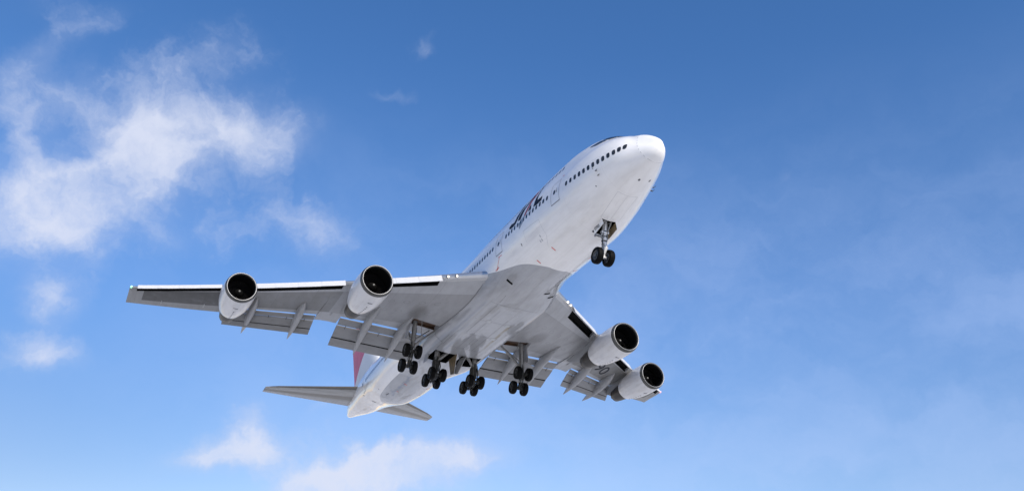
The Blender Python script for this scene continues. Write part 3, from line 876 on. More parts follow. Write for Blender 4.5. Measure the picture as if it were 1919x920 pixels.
NA, NBAY, NC = 8, 9, 26
def wing_row(y, sg, flapped, kr):
    s0, s1c = sle(y), ste(y); s1 = sfix(y) if flapped else s1c
    c, cc = s1 - s0, s1c - s0
    d0, d1 = ((.16, .95) if y < 21 else (.12, .82)) if sg > 0 else (.16, .74) if y < 12 else (.16, .84) if y < 21 else (.12, .72)
    uu = np.concatenate([(1 - np.cos(np.linspace(0, math.pi / 2, NA))) * (d0 - .01) / c, np.linspace(d0, d1, NBAY) / c, d1 / c + .004 + (.996 - d1 / c) * np.linspace(0, 1, NC) ** 1.25])
    z0 = zle(y); dz = zdrop(y); t = tc(y) * cc / .1
    lo, up = [], []
    for i, u in enumerate(uu):
        s = s0 + u * c; ucl = u * c / cc
        zm = z0 - dz * ucl + .018 * cc * (1 - (2 * ucl - 1) ** 2) * .6
        h = airfoil(u) * t * (1 if not flapped else .96)
        zl = zm - h * 1.05
        if kr and NA <= i < NA + NBAY: zl += min(.30, h * 1.2)
        lo.append((s, zl)); up.append((s, zm + h * .95))
    pts = [P(s, sg * y, z) for s, z in lo] + [P(s, sg * y, z) for s, z in up[::-1][:-1]]
    uv = [((s - s0) / cc, y) for s, z in lo] + [((s - s0) / cc, y + 60) for s, z in up[::-1][:-1]]
    return pts, uv


def lower(y, s, sg):
    """point on the under skin of the fixed wing"""
    cc = ste(y) - sle(y); flapped = 3.0 < y < 11.4 or 13.3 < y < 21.2
    c = (sfix(y) if flapped else ste(y)) - sle(y)
    u = min(max((s - sle(y)) / c, 0), 1); ucl = u * c / cc
    zm = zle(y) - zdrop(y) * ucl + .018 * cc * (1 - (2 * ucl - 1) ** 2) * .6
    return P(s, sg * y, zm - airfoil(u) * tc(y) * cc / .1 * 1.05)


def upper_z(y, s):
    cc = ste(y) - sle(y); u = min(max((s - sle(y)) / cc, 0), 1)
    return zle(y) - zdrop(y) * u + .018 * cc * (1 - (2 * u - 1) ** 2) * .6


def panel(bm, A, B, thick, n=10, mat=0, span=3):
    """thin lifting panel between two end chords A=(le, te), B=(le, te)"""
    rows = []
    for i in range(span + 1):
        t = i / span
        le, te = A[0].lerp(B[0], t), A[1].lerp(B[1], t)
        c = te - le; L = c.length
        up = Vector((-c.z, 0, c.x)).normalized()
        if up.z < 0: up = -up
        ring = []
        for k in range(n): 
            u = .5 - .5 * math.cos(math.pi * k / n); ring.append(le + c * u + up * (airfoil(u) * thick / .1 * L * 1.1))
        for k in range(n):
            u = .5 + .5 * math.cos(math.pi * k / n); ring.append(le + c * u - up * (airfoil(u) * thick / .1 * L * .9))
        rows.append(ring)
    grid(bm, rows, True, mat, True, True); fix(bm)


def pod(bm, path, w_, h_, n=20, m=22, tail=.06):
    """slender fairing along a path of points"""
    rows = []
    for i in range(m + 1):
        t = i / m; p = path(t); k = (min(1, math.sin(math.pi * min(t / .84, .5)) ** .75) if t < .42 else 1) * (1 - max(0, (t - .5) / .5) ** 2.1 * (1 - tail))
        if i == 0: k = .02
        rows.append([p + Vector((0, w_ * k * math.cos(a), h_ * k * math.sin(a) * (1 if math.sin(a) < 0 else .7))) for a in np.linspace(0, 2 * math.pi, n + 1)[:-1]])
    grid(bm, rows, True, 0, True, True); fix(bm)


def build_wing(sg):
    WSIDE[0] = sg
    ys = [2.0, 2.6, 3.2, 4.0, 5.0, 6.25, 6.25, 7.2, 8.8, 10.0, 10.9, 10.9, 11.38, 11.40, 12.1, 12.85, 12.85, 13.32, 13.34, 14.5, 16, 17.5, 19, 19.75, 19.75, 20.6, 21.18, 21.2, 22.1, 22.1, 23.5, 25, 26.5, 28, 29.05, 29.05, 29.4, 29.62, 29.72]
    bm = bmesh.new(); rows, uvs = [], []
    seen = {}
    for y in ys:
        k = seen.get(y, 0); seen[y] = 1
        yy = y + (.004 if k else 0)
        flapped = y <= 11.38 or 13.34 <= y <= 21.18
        kr = any(a <= y <= b and not (y == a and not k) and not (y == b and k) for a, b in KR)
        r, u = wing_row(yy, sg, flapped, kr)
        if y > 29.5:      # rounded tip
            f = .75 if y < 29.7 else .3
            c = [(r[i] + r[(-i) % len(r)]) / 2 for i in range(len(r))]
            r = [q + (p - q) * f for p, q in zip(r, c)]
        rows.append(r); uvs.append(u)
    V = grid(bm, rows, True, 0, True, True, uvs)
    # cavities of the leading-edge flaps
    idx = {}
    for i, r in enumerate(V):
        for k, v in enumerate(r): idx[v] = (i, k)
    for f in bm.faces:
        if len(f.verts) == 4:
            ks = [idx[v][1] for v in f.verts]; y = abs(f.calc_center_median().y)
            if min(ks) >= NA - 1 and max(ks) <= NA + NBAY and any(a < y < b for a, b in KR): f.material_index = 1
    bmesh.ops.recalc_face_normals(bm, faces=bm.faces)
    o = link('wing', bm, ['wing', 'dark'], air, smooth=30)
    y0, y1 = (3.0, 5.75)
    cut(o, [(30.25, 31.5, min(sg * y0, sg * y1), max(sg * y0, sg * y1), -4, -1.98)], 'primer')
    # leading-edge flaps, swung out ahead of and below the nose of the wing
    for a, b in KR:
        nseg = max(2, int(round((b - a) / 1.75)))
        for k in range(nseg):
            ya = a + (b - a) * k / nseg + .004; yb = a + (b - a) * (k + 1) / nseg - .004
            rows = []
            for y in (ya, (ya + yb) / 2, yb):
                L = .74 if y < 12 else .66 if y < 21 else .50
                p0 = P(sle(y) - .04, sg * y, zle(y) + .10)
                ring = []
                prof = [(0, 0), (.25, -.30), (.5, -.58), (.72, -.86), (.80, -1.0), (.78, -1.06), (.68, -1.04), (.60, -.9), (.40, -.6), (.15, -.28), (-.02, -.05)]
                for f_, d_ in prof: ring.append(p0 + Vector((f_ * L * .62, 0, d_ * L * .86)))
                rows.append(ring)
            bm = bmesh.new(); grid(bm, rows, True, 0, True, True); fix(bm)
            link('leading_edge_flap', bm, 'krueger', o, smooth=50)
    # trailing-edge flaps: fore, mid and aft elements
    for (yi, yo, Ti, To) in ((3.55, 11.32, (37.5, -3.35), (38.45, -2.85)), (13.42, 21.0, (38.15, -2.35), (41.75, -1.52))):
        ends = []
        for y, T in ((yi, Ti), (yo, To)):
            l = lower(y, sfix(y), sg); S_ = Vector((-l.x + .15, l.z - .10)); T = Vector(T)
            C_ = S_ + (T - S_) * .5 + Vector((0, .16))
            ends.append(lambda t, S_=S_, C_=C_, T=T: S_ * (1 - t) ** 2 + C_ * 2 * t * (1 - t) + T * t * t)
        for t0, t1, th, nm in ((0, .25, .13, 'fore_flap'), (.275, .70, .10, 'mid_flap'), (.69, 1.0, .08, 'aft_flap')):
            bm = bmesh.new()
            A = [P(ends[0](t0).x, sg * yi, ends[0](t0).y + .03), P(ends[0](t1).x, sg * yi, ends[0](t1).y)]
            B = [P(ends[1](t0).x, sg * yo, ends[1](t0).y + .03), P(ends[1](t1).x, sg * yo, ends[1](t1).y)]
            panel(bm, A, B, th); link(nm, bm, 'flap', o)
        bm = bmesh.new()   # seal gap between the mid and aft elements
        q0, q1 = ends[0](.70), ends[1](.70); d0, d1 = ends[0](.722), ends[1](.722)
        slab(bm, [P(q0.x, sg * yi, q0.y - .012), P(q1.x, sg * yo, q1.y - .012), P(d1.x, sg * yo, d1.y - .012), P(d0.x, sg * yi, d0.y - .012)], .06 * sg)
        bmesh.ops.translate(bm, verts=bm.verts, vec=(0, 0, -.03))
        bmesh.ops.recalc_face_normals(bm, faces=bm.faces); link('flap_gap', bm, 'dark', o, smooth=0)
        bm = bmesh.new()   # small hinge arms across the slots
        for k in range(5):
            t = (k + .5) / 5; y = yi + (yo - yi) * t
            q = [ends[0](x).lerp(ends[1](x), t) for x in (.21, .33)]
            tube(bm, [P(q[0].x, sg * y, q[0].y - .02), P(q[1].x, sg * y, q[1].y - .08)], .022, 8)
        link('flap_hinge', bm, 'oil', o)
    # canoe fairings over the flap tracks
    for y, f_, t_ in ((18.85, 36.2, (43.0, -1.5)), (14.9, 33.9, (40.15, -2.35)), (9.05, 29.95, (37.45, -3.7)), (5.95, 30.1, (37.35, -3.85))):
        a = lower(y, f_, sg) + Vector((0, 0, .05)); b = lower(y, sfix(y) - .3, sg) + Vector((0, 0, -.36)); e_ = P(t_[0], sg * y, t_[1])
        def path(t, a=a, b=b, e_=e_):
            c = b * 2 - (a + e_) * .5
            return a * (1 - t) ** 2 + c * 2 * t * (1 - t) + e_ * t * t
        bm = bmesh.new(); pod(bm, path, .33, .66); link('flap_track_fairing', bm, 'grey', o, smooth=60)
    # landing lights in the wing root
    for y in (5.22, 5.80):
        bm = bmesh.new(); c = P(sle(y) - .03, sg * y, zle(y) - .06); d = Vector((.82, -sg * .35, -.42)).normalized()
        tube(bm, [c - d * .12, c, c + d * .02], [.15, .15, .13], 20, 1)
        tube(bm, [c + d * .01, c + d * .035, c + d * .05], [.085, .08, .04], 20, 0)
        link('landing_light', bm, ['lamp', 'lip'], o)
    bm = bmesh.new(); c = P(sle(29.5) + .16, sg * 29.56, zle(29.5))
    tube(bm, [c + Vector((-.25, 0, 0)), c + Vector((-.1, sg * .05, 0)), c + Vector((.08, sg * .02, 0)), c + Vector((.2, -sg * .06, 0))], [.05, .10, .09, .02], 12)
    link('navigation_light', bm, 'green' if sg < 0 else 'redlamp', o)
    bm = bmesh.new()
    for y in (26.6, 22.9, 15.2, 12.3):
        for q in (.78,):
            s = sle(y) + q * (ste(y) - sle(y)); a = lower(y, s, sg)
            tube(bm, [a + Vector((.5, 0, .03)), a + Vector((0, 0, -.05)), a + Vector((-.55, 0, .03))], [.02, .07, .02], 8)
    link('hinge_fairing', bm, 'grey', o)
    return o


wing_r = build_wing(-1); wing_l = build_wing(1)


for sg in (-1, 1):
    bm = bmesh.new()
    line(bm, side, [(x, lower(3.42, x, sg).z - .05) for x in np.linspace(20.6, 31.2, 16)], .035, .012, sg, n=3)
    line(bm, side, [(31.2, lower(3.42, 31.2, sg).z - .05), (31.6, -2.75), (31.4, -3.05)], .03, .012, sg)
    link('fairing_seam', bm, 'line', fairing, smooth=0)
    bm = bmesh.new()
    line(bm, belly, [(31.4, sg * 3.0), (31.5, sg * 2.4), (33.2, sg * 2.4)], .03, .012)
    line(bm, belly, [(29.6, sg * 2.55), (31.5, sg * 2.55)], .03, .012)
    link('gear_door_seam', bm, 'line', fairing, smooth=0)


def text_mesh(txt, size):
    cu = bpy.data.curves.new('lettering', 'FONT'); cu.body = txt; cu.size = size; cu.align_x = 'CENTER'; cu.resolution_u = 6
    ob = bpy.data.objects.new('lettering', cu); col.objects.link(ob)
    bpy.context.view_layer.update()
    me = bpy.data.meshes.new_from_object(ob.evaluated_get(bpy.context.evaluated_depsgraph_get()))
    bm = bmesh.new(); bm.from_mesh(me)
    bpy.data.objects.remove(ob); bpy.data.meshes.remove(me); bpy.data.curves.remove(cu)
    return bm


# registration under the port wing, tops of the letters towards the leading edge
bm = text_mesh('JA8090', 3.0)
bmesh.ops.triangulate(bm, faces=bm.faces)
bmesh.ops.subdivide_edges(bm, edges=[e for e in bm.edges if e.calc_length() > .5], cuts=2, use_grid_fill=True)
for v in bm.verts:
    tx, ty = v.co.x, v.co.y
    y = 14.7 + tx * .70
    s = sle(y) + 4.1 - ty * .95
    v.co = lower(y, s, 1) + Vector((0, 0, -.02))
link('registration', bm, 'black', wing_l, smooth=0)


# ------------------------------------------------------------------ engines
def build_engine(yc, s0, z0, sg):
    if sg < 0 and yc > 20: yc += .14
    y = sg * yc
    c = P(s0, y, z0)
    bm = bmesh.new()
    lathe_x(bm, c, [(.34, 1.395), (.36, 1.40), (.7, 1.43), (1.3, 1.455), (2.1, 1.45), (2.9, 1.405), (3.6, 1.32), (4.3, 1.19), (4.95, 1.04), (4.97, 1.03), (4.95, 1.015), (4.3, 1.0), (3.9, .9)])
    fix(bm)
    o = link('engine', bm, 'white', air, smooth=50)
    bm = bmesh.new()
    lathe_x(bm, c, [(.345, 1.40), (.22, 1.38), (.10, 1.345), (.04, 1.31), (.012, 1.285)], mat=1)
    lathe_x(bm, c, [(.012, 1.285), (.0, 1.265), (.02, 1.235), (.06, 1.21)])
    lathe_x(bm, c, [(.06, 1.21), (.2, 1.18)], mat=1)
    fix(bm)
    link('inlet_lip', bm, ['lip', 'lipband'], o, smooth=70)
    bm = bmesh.new()
    lathe_x(bm, c, [(.2, 1.18), (.5, 1.16), (1.0, 1.17), (1.5, 1.18), (1.9, 1.18)])
    link('inlet_duct', bm, 'duct', o, smooth=60)
    bm = bmesh.new()
    for k in range(38):                      # fan blades with twist
        a = 2 * math.pi * k / 38
        rows = []
        for r, tw, ch in ((.36, 25, .17), (.65, 40, .20), (.9, 52, .22), (1.17, 62, .24)):
            ca = math.sin(R_(tw)) * ch * .5 / r; dx = math.cos(R_(tw)) * ch * .5
            rows.append([P(s0 + 1.55 - dx, y + r * math.cos(a - ca), z0 + r * math.sin(a - ca)), P(s0 + 1.55 + dx, y + r * math.cos(a + ca), z0 + r * math.sin(a + ca))])
        grid(bm, rows)
    lathe_x(bm, c, [(1.78, 1.18), (1.8, .2)])
    link('fan', bm, 'fan', o, smooth=60)
    bm = bmesh.new()
    lathe_x(bm, c, [(1.0, .012), (1.03, .07), (1.12, .16), (1.28, .27), (1.45, .35), (1.62, .38)], 32)
    lathe_x(bm, c, [(.985, .001), (.99, .05), (1.02, .085)], 20, mat=1)
    link('spinner', bm, ['spinner', 'tip'], o, smooth=60)
    bm = bmesh.new()
    lathe_x(bm, c, [(4.0, .86), (4.9, .86), (5.6, .82), (6.4, .74), (7.1, .64), (7.12, .61), (6.9, .58), (6.5, .5)], mat=0)
    lathe_x(bm, c, [(6.3, .46), (6.9, .42), (7.4, .30), (7.9, .10), (7.95, .01)], mat=0, cap1=True)
    lathe_x(bm, c, [(4.3, 1.0), (4.25, .86)], mat=1)
    fix(bm)
    link('exhaust_nozzle', bm, ['core', 'dark'], o, smooth=50)
    # pylon: streamlined slices from the core up into the wing
    yl = sle(yc)
    zt = upper_z(yc, yl + 2.2)
    rows = []
    lev = [(-.15, s0 + 2.4, s0 + 7.4), (.55, s0 + 2.0, s0 + 8.6), (1.0, s0 + 1.5, s0 + 10.0), (1.32, s0 + 1.4, s0 + 11.0), (1.55, s0 + 2.2, s0 + 11.9)]
    top = zt - z0
    lev = [(h if h < 1.2 else 1.0 + (h - 1.0) * (top - 1.0) / .55, a, b) for h, a, b in lev]
    lev[-1] = (top, yl + .1, lev[-1][2]); lev[-2] = (lev[-2][0], min(lev[-2][1] + .8, yl - .4), lev[-2][2])
    NP = 26
    for h, a, b in lev:
        ring = []
        for k in range(NP):
            q = 2 * math.pi * k / NP; u = .5 - .5 * math.cos(q)
            t = .27 * (math.sqrt(max(u, 0)) * 1.5 * (1 - u) + .25 * math.sin(math.pi * u)) * 1.15
            ring.append(P(a + (b - a) * u, y + math.copysign(t, math.sin(q)) if k % (NP // 2) else y, z0 + h))
        rows.append(ring)
    bm = bmesh.new(); grid(bm, rows, True, 0, True, True); fix(bm)
    link('pylon', bm, 'grey', o, smooth=60)
    # latches, drain mast and access panel under the cowl
    bm = bmesh.new()
    def cowl(x, a):
        r = float(np.interp(x, [.36, .7, 1.3, 2.1, 2.9, 3.6, 4.3, 4.95], [1.40, 1.43, 1.455, 1.45, 1.405, 1.32, 1.19, 1.04])) + .008
        return P(s0 + x, y + r * math.sin(a), z0 - r * math.cos(a))
    def strip(x0, x1, a0, a1, mt_):
        grid(bm, [[cowl(x0 + (x1 - x0) * i / 3, a0 + (a1 - a0) * k / 3) for k in range(4)] for i in range(4)], mat=mt_)
    strip(1.55, 1.68, -.14, .14, 0)
    for x in (2.4, 2.8, 3.2, 3.6, 4.0): strip(x, x + .16, -.035, .035, 0)
    strip(4.45, 4.6, -.06, .06, 0)
    for a in (0.0, 1.15, -1.15): strip(1.75 if a == 0 else 1.75, 4.7, a - .006, a + .006, 1)
    for x in (1.75, 3.3): strip(x, x + .018, -2.2, 2.2, 1)
    link('cowl_latch', bm, ['line', 'line2'], o, smooth=0)
    # inboard strake
    return o


for yc, s0, z0 in ((11.68, 22.876, -2.95), (20.83, 32.211, -1.689)):
    for sg in (-1, 1): build_engine(yc, s0, z0, sg)

# ------------------------------------------------------------------ landing gear
def wheel(gear, c, out, w_=.44, r=.62, hub='hubd'):
    """tyre and rim on a lateral axle; out = side that shows the hub"""
    bm = bmesh.new(); h = w_ / 2
    lathe_y(bm, c, [(-h * .80, r * .56), (-h * .97, r * .66), (-h, r * .78), (-h * .92, r * .90), (-h * .72, r * .965), (-h * .4, r * .995), (-h * .30, r * .985), (-h * .26, r * .997), (0, r), (h * .26, r * .997), (h * .30, r * .985), (h * .4, r * .995), (h * .72, r * .965), (h * .92, r * .90), (h, r * .78), (h * .97, r * .66), (h * .80, r * .56)])
    fix(bm); link('tyre', bm, 'rubber', gear, smooth=50)
    bm = bmesh.new()
    for q in (-1, 1):
        lathe_y(bm, c, [(q * h * .80, r * .57), (q * h * .86, r * .53), (q * h * .72, r * .49), (q * h * .45, r * .45), (q * h * .42, r * .22), (q * h * .80, r * .20), (q * h * .88, r * .12), (q * h * .88, .01)], 28)
        for k in range(8):
            a = 2 * math.pi * k / 8; d = Vector((math.cos(a), 0, math.sin(a)))
            box(bm, c + d * r * .33 + Vector((0, q * h * .46, 0)), d * r * .05, Vector((0, .012, 0)), Vector((-d.z, 0, d.x)) * r * .05, 0)
    fix(bm); link('wheel_rim', bm, hub, gear, smooth=40)


def build_nose_gear():
    ax = P(7.72, 0, -5.09); top = P(7.28, 0, -2.3); knee = top.lerp(ax, .50)
    bm = bmesh.new()
    steps(bm, top, ax, [(0, .17), (.30, .17), (.31, .21), (.40, .21), (.41, .165), (.50, .165), (.505, .20), (.56, .20), (.565, .15), (.66, .15), (.67, .105), (.93, .105), (.94, .15), (1.03, .15)], 20)
    tube(bm, [ax + Vector((0, -.47, 0)), ax + Vector((0, .47, 0))], .085, 16)
    g = link('nose_landing_gear', bm, 'strutw', air)
    for sg in (-1, 1): wheel(g, ax + Vector((0, sg * .457, 0)), sg, hub='hub')
    bm = bmesh.new()   # torque links in front of the leg
    f = Vector((.24, 0, .0)); u = top.lerp(ax, .60); l = top.lerp(ax, .97); mdl = top.lerp(ax, .80) + Vector((.42, 0, 0))
    for a, b in ((u + f * .6, mdl), (mdl, l + f * .6)):
        for q in (-1, 1): slab(bm, [a + Vector((0, q * .13 - .02, 0)), a + Vector((0, q * .13 + .02, 0)), b + Vector((0, q * .04 + .02, 0)), b + Vector((0, q * .04 - .02, 0))], .07)
        slab(bm, [a + Vector((0, -.14, 0)), a + Vector((0, .14, 0)), b + Vector((0, .06, 0)), b + Vector((0, -.06, 0))], .03)
    link('torque_link', bm, 'strutw', g, smooth=0)
    bm = bmesh.new()   # dark collars, hoses and junction boxes on the leg
    for t0, t1, r in ((.325, .345, .24), (.455, .475, .215), (.575, .60, .19), (.655, .668, .165)): tube(bm, [top.lerp(ax, t0), top.lerp(ax, t1)], r, 18)
    for t, q in ((.36, -.2), (.44, .17), (.52, -.19), (.60, -.14)): box(bm, top.lerp(ax, t) + Vector((.1, q, 0)), Vector((.05, 0, 0)), Vector((0, .05, 0)), Vector((0, 0, .06)), 0, .012)
    for q in (-1, 1): tube(bm, [top.lerp(ax, .30) + Vector((.12, q * .17, 0)), top.lerp(ax, .5) + Vector((.16, q * .2, 0)), top.lerp(ax, .7) + Vector((.05, q * .16, 0)), ax + Vector((.05, q * .2, .1))], .024, 6)
    link('hydraulic_hose', bm, 'oil', g)
    bm = bmesh.new()   # drag brace going forward and up into the bay
    for q in (-1, 1):
        tube(bm, [top.lerp(ax, .42) + Vector((.08, q * .12, 0)), P(6.85, q * .36, -2.35)], [.055, .06], 10)
        tube(bm, [top.lerp(ax, .10) + Vector((0, q * .2, 0)), P(7.3, q * .55, -2.3)], .07, 10)
    slab(bm, [P(7.16, -.10, -2.6), P(7.16, .10, -2.6), P(7.30, .10, -3.35), P(7.30, -.10, -3.35)], .05)
    link('drag_brace', bm, 'strut', g)
    bm = bmesh.new()   # steering collar, hoses, cylinder sticking out to starboard
    k = top.lerp(ax, .47)
    tube(bm, [k + Vector((.05, .1, .02)), k + Vector((.02, -.45, .0)), k + Vector((.02, -.78, -.06))], [.10, .085, .05], 12)
    tube(bm, [k + Vector((.12, -.1, -.14)), k + Vector((.12, -.55, -.12))], .055, 10)
    box(bm, k + Vector((.02, -.72, -.03)), Vector((.1, 0, 0)), Vector((0, .05, 0)), Vector((0, 0, .1)), 0, .02)
    box(bm, top.lerp(ax, .35) + Vector((.02, 0, 0)), Vector((.12, 0, 0)), Vector((0, .3, 0)), Vector((0, 0, .08)), 0, .03)
    for q in (-1, 1):
        tube(bm, [top.lerp(ax, .1) + Vector((.16, q * .1, 0)), top.lerp(ax, .4) + Vector((.2, q * .17, 0)), top.lerp(ax, .62) + Vector((.14, q * .14, 0)), top.lerp(ax, .85) + Vector((.1, q * .12, 0))], .018, 6)
    link('steering_unit', bm, 'strut', g)
    for q in (-1, 1):
        bm = bmesh.new(); c = top.lerp(ax, .37) + Vector((.16, q * .2, .02)); tube(bm, [c - Vector((.1, 0, 0)), c, c + Vector((.03, 0, 0))], [.06, .10, .085], 16)
        link('taxi_light', bm, 'strutw', g)
    for q in (-1, 1):   # aft doors hanging either side of the leg
        bm = bmesh.new()
        a, b = belly(6.78, q * .58), belly(7.95, q * .58)
        dn = Vector((0, .10, -.36)) if q < 0 else Vector((0, .10, -.52))
        quad = [a, b, b + dn, a + dn]
        slab(bm, quad if q > 0 else quad[::-1], .035, 0, 1)
        bmesh.ops.recalc_face_normals(bm, faces=bm.faces)
        for f in bm.faces:
            n_ = f.normal; f.material_index = 1 if n_.y * q < -.5 else 0
        d = link('gear_door', bm, ['skin', 'primer2'], g, smooth=0)
        bm = text_mesh('090', .34)
        ex = Vector((1, 0, 0)) if q < 0 else Vector((-1, 0, 0)); ey = -dn.normalized()
        o_ = (a + b) / 2 + dn * .84 + Vector((0, q * .05, 0)) + Vector((-.12, 0, 0))
        for v in bm.verts: v.co = o_ + ex * v.co.x * 1.3 + ey * v.co.y
        link('fleet_number', bm, 'black', g, smooth=0)
    return g


build_nose_gear()


def bogie(g, piv, tilt, parts=True):
    fwd = Vector((math.cos(tilt), 0, math.sin(tilt)))
    for fa in (-1, 1):
        c = piv + fwd * .735 * fa
        for la in (-1, 1): wheel(g, c + Vector((0, la * .56, 0)), la)
    bm = bmesh.new()
    tube(bm, [piv - fwd * .86, piv - fwd * .5, piv, piv + fwd * .5, piv + fwd * .86], [.10, .13, .17, .13, .10], 14)
    for fa in (-1, 1):
        c = piv + fwd * .735 * fa; tube(bm, [c + Vector((0, -.6, 0)), c + Vector((0, .6, 0))], .075, 12)
        for la in (-1, 1):      # brake packs and rods
            lathe_y(bm, c + Vector((0, la * .30, 0)), [(-.12, .08), (-.12, .22), (.12, .22), (.12, .08)], 18)
    dn = Vector((fwd.z, 0, -fwd.x))
    for q in (-.1, .1): tube(bm, [piv - fwd * .7 + dn * .22 + Vector((0, q, 0)), piv + fwd * .7 + dn * .22 + Vector((0, q, 0))], .03, 8)
    link('bogie_beam', bm, 'oil', g)


def build_wing_gear(sg):
    piv = P(31.323, sg * 5.5, -5.557); top = P(31.05, sg * 5.35, -1.9)
    bm = bmesh.new()
    steps(bm, top, piv, [(0, .20), (.45, .20), (.46, .25), (.55, .25), (.56, .19), (.68, .19), (.69, .23), (.72, .23), (.73, .135), (.95, .135), (.96, .22), (1.04, .22)], 20)
    g = link('wing_landing_gear', bm, 'strut', air)
    bogie(g, piv, .874)
    bm = bmesh.new()
    lo = top.lerp(piv, .66)
    tube(bm, [lo + Vector((0, -sg * .1, 0)), P(31.3, sg * 3.35, -2.45)], [.085, .10], 12)          # side brace
    tube(bm, [top.lerp(piv, .5) + Vector((0, -sg * .15, 0)), P(31.9, sg * 3.6, -2.2)], .05, 10)
    tube(bm, [lo + Vector((-.05, 0, 0)), P(33.0, sg * 5.2, -2.35)], [.07, .09], 12)                 # drag brace
    tube(bm, [lo + Vector((0, -sg * .8, .45)), P(30.5, sg * 4.9, -2.0)], .035, 8)
    link('brace', bm, 'strut', g)
    bm = bmesh.new()
    u, l = top.lerp(piv, .7), top.lerp(piv, .98); k = top.lerp(piv, .85) + Vector((-.5, 0, 0))
    for a, b in ((u, k), (k, l)): slab(bm, [a + Vector((0, -.12, 0)), a + Vector((0, .12, 0)), b + Vector((0, .06, 0)), b + Vector((0, -.06, 0))], .06)
    for q in (-.2, .2): tube(bm, [top.lerp(piv, .2) + Vector((.15, q, 0)), top.lerp(piv, .55) + Vector((.26, q * .8, 0)), top.lerp(piv, .8) + Vector((.18, q, 0)), piv + Vector((.1, q, .1))], .022, 6)
    tube(bm, [top.lerp(piv, .55) + Vector((.1, sg * .1, 0)), piv + Vector((.45, 0, .45))], .05, 10)
    link('torque_link', bm, 'oil', g)
    # strut door: long panel outboard of the leg, and the small upper flipper
    bm = bmesh.new()
    a = P(30.75, sg * 5.78, -2.15); b = P(31.75, sg * 5.78, -2.25)
    slab(bm, [a, b, b + Vector((.05, sg * .28, -1.55)), a + Vector((-.1, sg * .28, -1.5))], .04)
    link('gear_door', bm, 'grey', g, smooth=0)
    bm = bmesh.new()
    a = P(30.9, sg * 5.7, -3.75)
    slab(bm, [a, a + Vector((-.55, 0, -.08)), a + Vector((-.5, sg * .95, -.38)), a + Vector((-.05, sg * .95, -.30))], .05)
    link('gear_door', bm, 'grey', g, smooth=0)


def build_body_gear(sg):
    piv = P(34.428, sg * 1.92, -5.654); top = P(33.9, sg * 1.92, -2.3)
    bm = bmesh.new()
    steps(bm, top, piv, [(0, .21), (.5, .21), (.51, .26), (.60, .26), (.61, .20), (.72, .20), (.73, .14), (.95, .14), (.96, .23), (1.04, .23)], 20)
    g = link('body_landing_gear', bm, 'strut', air)
    bogie(g, piv, .141)
    bm = bmesh.new()
    lo = top.lerp(piv, .55)
    tube(bm, [lo, P(33.45, sg * .85, -3.15), P(33.6, sg * .8, -2.4)], [.12, .13, .12], 12)     # drag brace forward
    tube(bm, [lo + Vector((0, 0, .2)), P(34.2, sg * .5, -2.5)], .07, 10)
    for q in (-.2, .2): tube(bm, [top.lerp(piv, .3) + Vector((.22, q, 0)), top.lerp(piv, .7) + Vector((.24, q, 0)), piv + Vector((.2, q, .1))], .025, 6)
    link('brace', bm, 'strut', g)
    bm = bmesh.new()
    tube(bm, [top.lerp(piv, .50), top.lerp(piv, .54), top.lerp(piv, .80), top.lerp(piv, .84)], [.24, .36, .36, .24], 18)
    for q in (-1, 1):
        tube(bm, [top.lerp(piv, .45) + Vector((.15, q * .25, 0)), top.lerp(piv, .7) + Vector((.42, q * .32, 0)), piv + Vector((.55, q * .2, .12))], .06, 8)
        tube(bm, [top.lerp(piv, .5) + Vector((-.15, q * .2, 0)), top.lerp(piv, .78) + Vector((-.5, q * .12, 0)), piv + Vector((-.25, q * .1, .1))], .07, 8)
    tube(bm, [top.lerp(piv, .42) + Vector((.25, 0, 0)), piv + Vector((.62, 0, .12))], .075, 10)
    link('steering_unit', bm, 'oil', g)
    bm = bmesh.new()
    if sg < 0:
        q = [P(33.05, -.26, -3.40), P(34.95, -.30, -3.36), P(34.15, -.38, -5.15), P(33.35, -.36, -5.35)]
    else:
        q = [P(33.15, .74, -3.42), P(34.1, .45, -3.40), P(33.95, -.28, -5.10), P(33.2, -.10, -5.35)]
    slab(bm, q, .05)
    bmesh.ops.recalc_face_normals(bm, faces=bm.faces)
    for f in bm.faces: f.material_index = 1 if f.normal.y * sg > .5 else 0
    link('gear_door', bm, ['grey', 'primer2'], g, smooth=0)
    bm = bmesh.new()
    a, b = P(34.7, sg * 2.42, -3.2), P(35.7, sg * 2.42, -3.15)
    dn = Vector((0, sg * .18, -.75)); slab(bm, [a, b, b + dn, a + dn], .05)
    link('gear_door', bm, 'grey', g, smooth=0)


for sg in (-1, 1): build_wing_gear(sg); build_body_gear(sg)

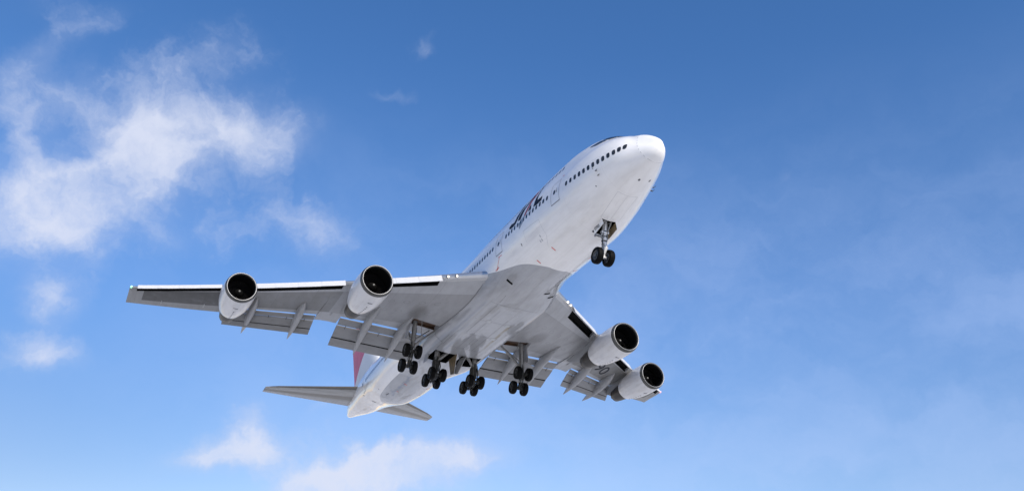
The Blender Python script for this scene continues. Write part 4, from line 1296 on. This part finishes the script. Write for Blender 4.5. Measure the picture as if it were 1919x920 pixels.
# ------------------------------------------------------------------ tail
def lifting(rows_def, axis, bm, thick, n=18, cutu=None, part=0):
    """rows_def: (span point s_le, s_te, a, b) ; axis 'y' or 'z' gives thickness direction"""
    rows = []
    for s0, s1, y, z in rows_def:
        c = s1 - s0; ring = []
        u0, u1 = (0, 1) if cutu is None else ((0, cutu) if part == 0 else (cutu + .004, 1))
        U = [u0 + (u1 - u0) * (.5 - .5 * math.cos(math.pi * k / n)) for k in range(n + 1)]
        for u in U:
            h = airfoil(u) * thick / .1 * c
            ring.append(P(s0 + u * c, y, z + h) if axis == 'z' else P(s0 + u * c, y + h, z))
        for u in U[::-1]:
            h = airfoil(u) * thick / .1 * c
            ring.append(P(s0 + u * c, y, z - h) if axis == 'z' else P(s0 + u * c, y - h, z))
        rows.append(ring)
    grid(bm, rows, True, 0, True, True); fix(bm)


for sg in (-1, 1):
    RD = []
    for t in np.linspace(0, 1, 9):
        y = .8 + (11.08 - .8) * t
        a = 57.9 + (67.92 - 57.9) * t; b = 65.7 + (70.2 - 65.7) * t; z = 1.12 + 1.45 * t
        if t == 1: a += .25
        RD.append((a, b, sg * y, z))
    bm = bmesh.new(); lifting(RD, 'z', bm, .09, cutu=.72, part=0)
    o = link('horizontal_stabilizer', bm, 'tailgrey', air, smooth=40)
    for k, (i0, i1) in enumerate(((0, 4), (4, 8))):
        bm = bmesh.new(); lifting(RD[i0:i1 + 1], 'z', bm, .085, cutu=.72, part=1); link('elevator', bm, 'grey', o, smooth=40)

FD = []
for t in np.linspace(0, 1, 10):
    z = 2.6 + (12.95 - 2.6) * t
    FD.append((55.2 + (66.6 - 55.2) * t + (.2 if t == 1 else 0), 66.75 + (71.3 - 66.75) * t, 0, z))
bm = bmesh.new(); lifting(FD, 'y', bm, .10, cutu=.70, part=0)
fin = link('vertical_stabilizer', bm, 'fin', air, smooth=40)
bm = bmesh.new(); lifting([(a, b, y, z) for a, b, y, z in FD[1:6]], 'y', bm, .10, cutu=.70, part=1); link('rudder', bm, 'fin', fin, smooth=40)
bm = bmesh.new(); lifting([(a, b, y, z + .02 * (i == 0)) for i, (a, b, y, z) in enumerate(FD[5:])], 'y', bm, .10, cutu=.70, part=1); link('rudder', bm, 'fin', fin, smooth=40)
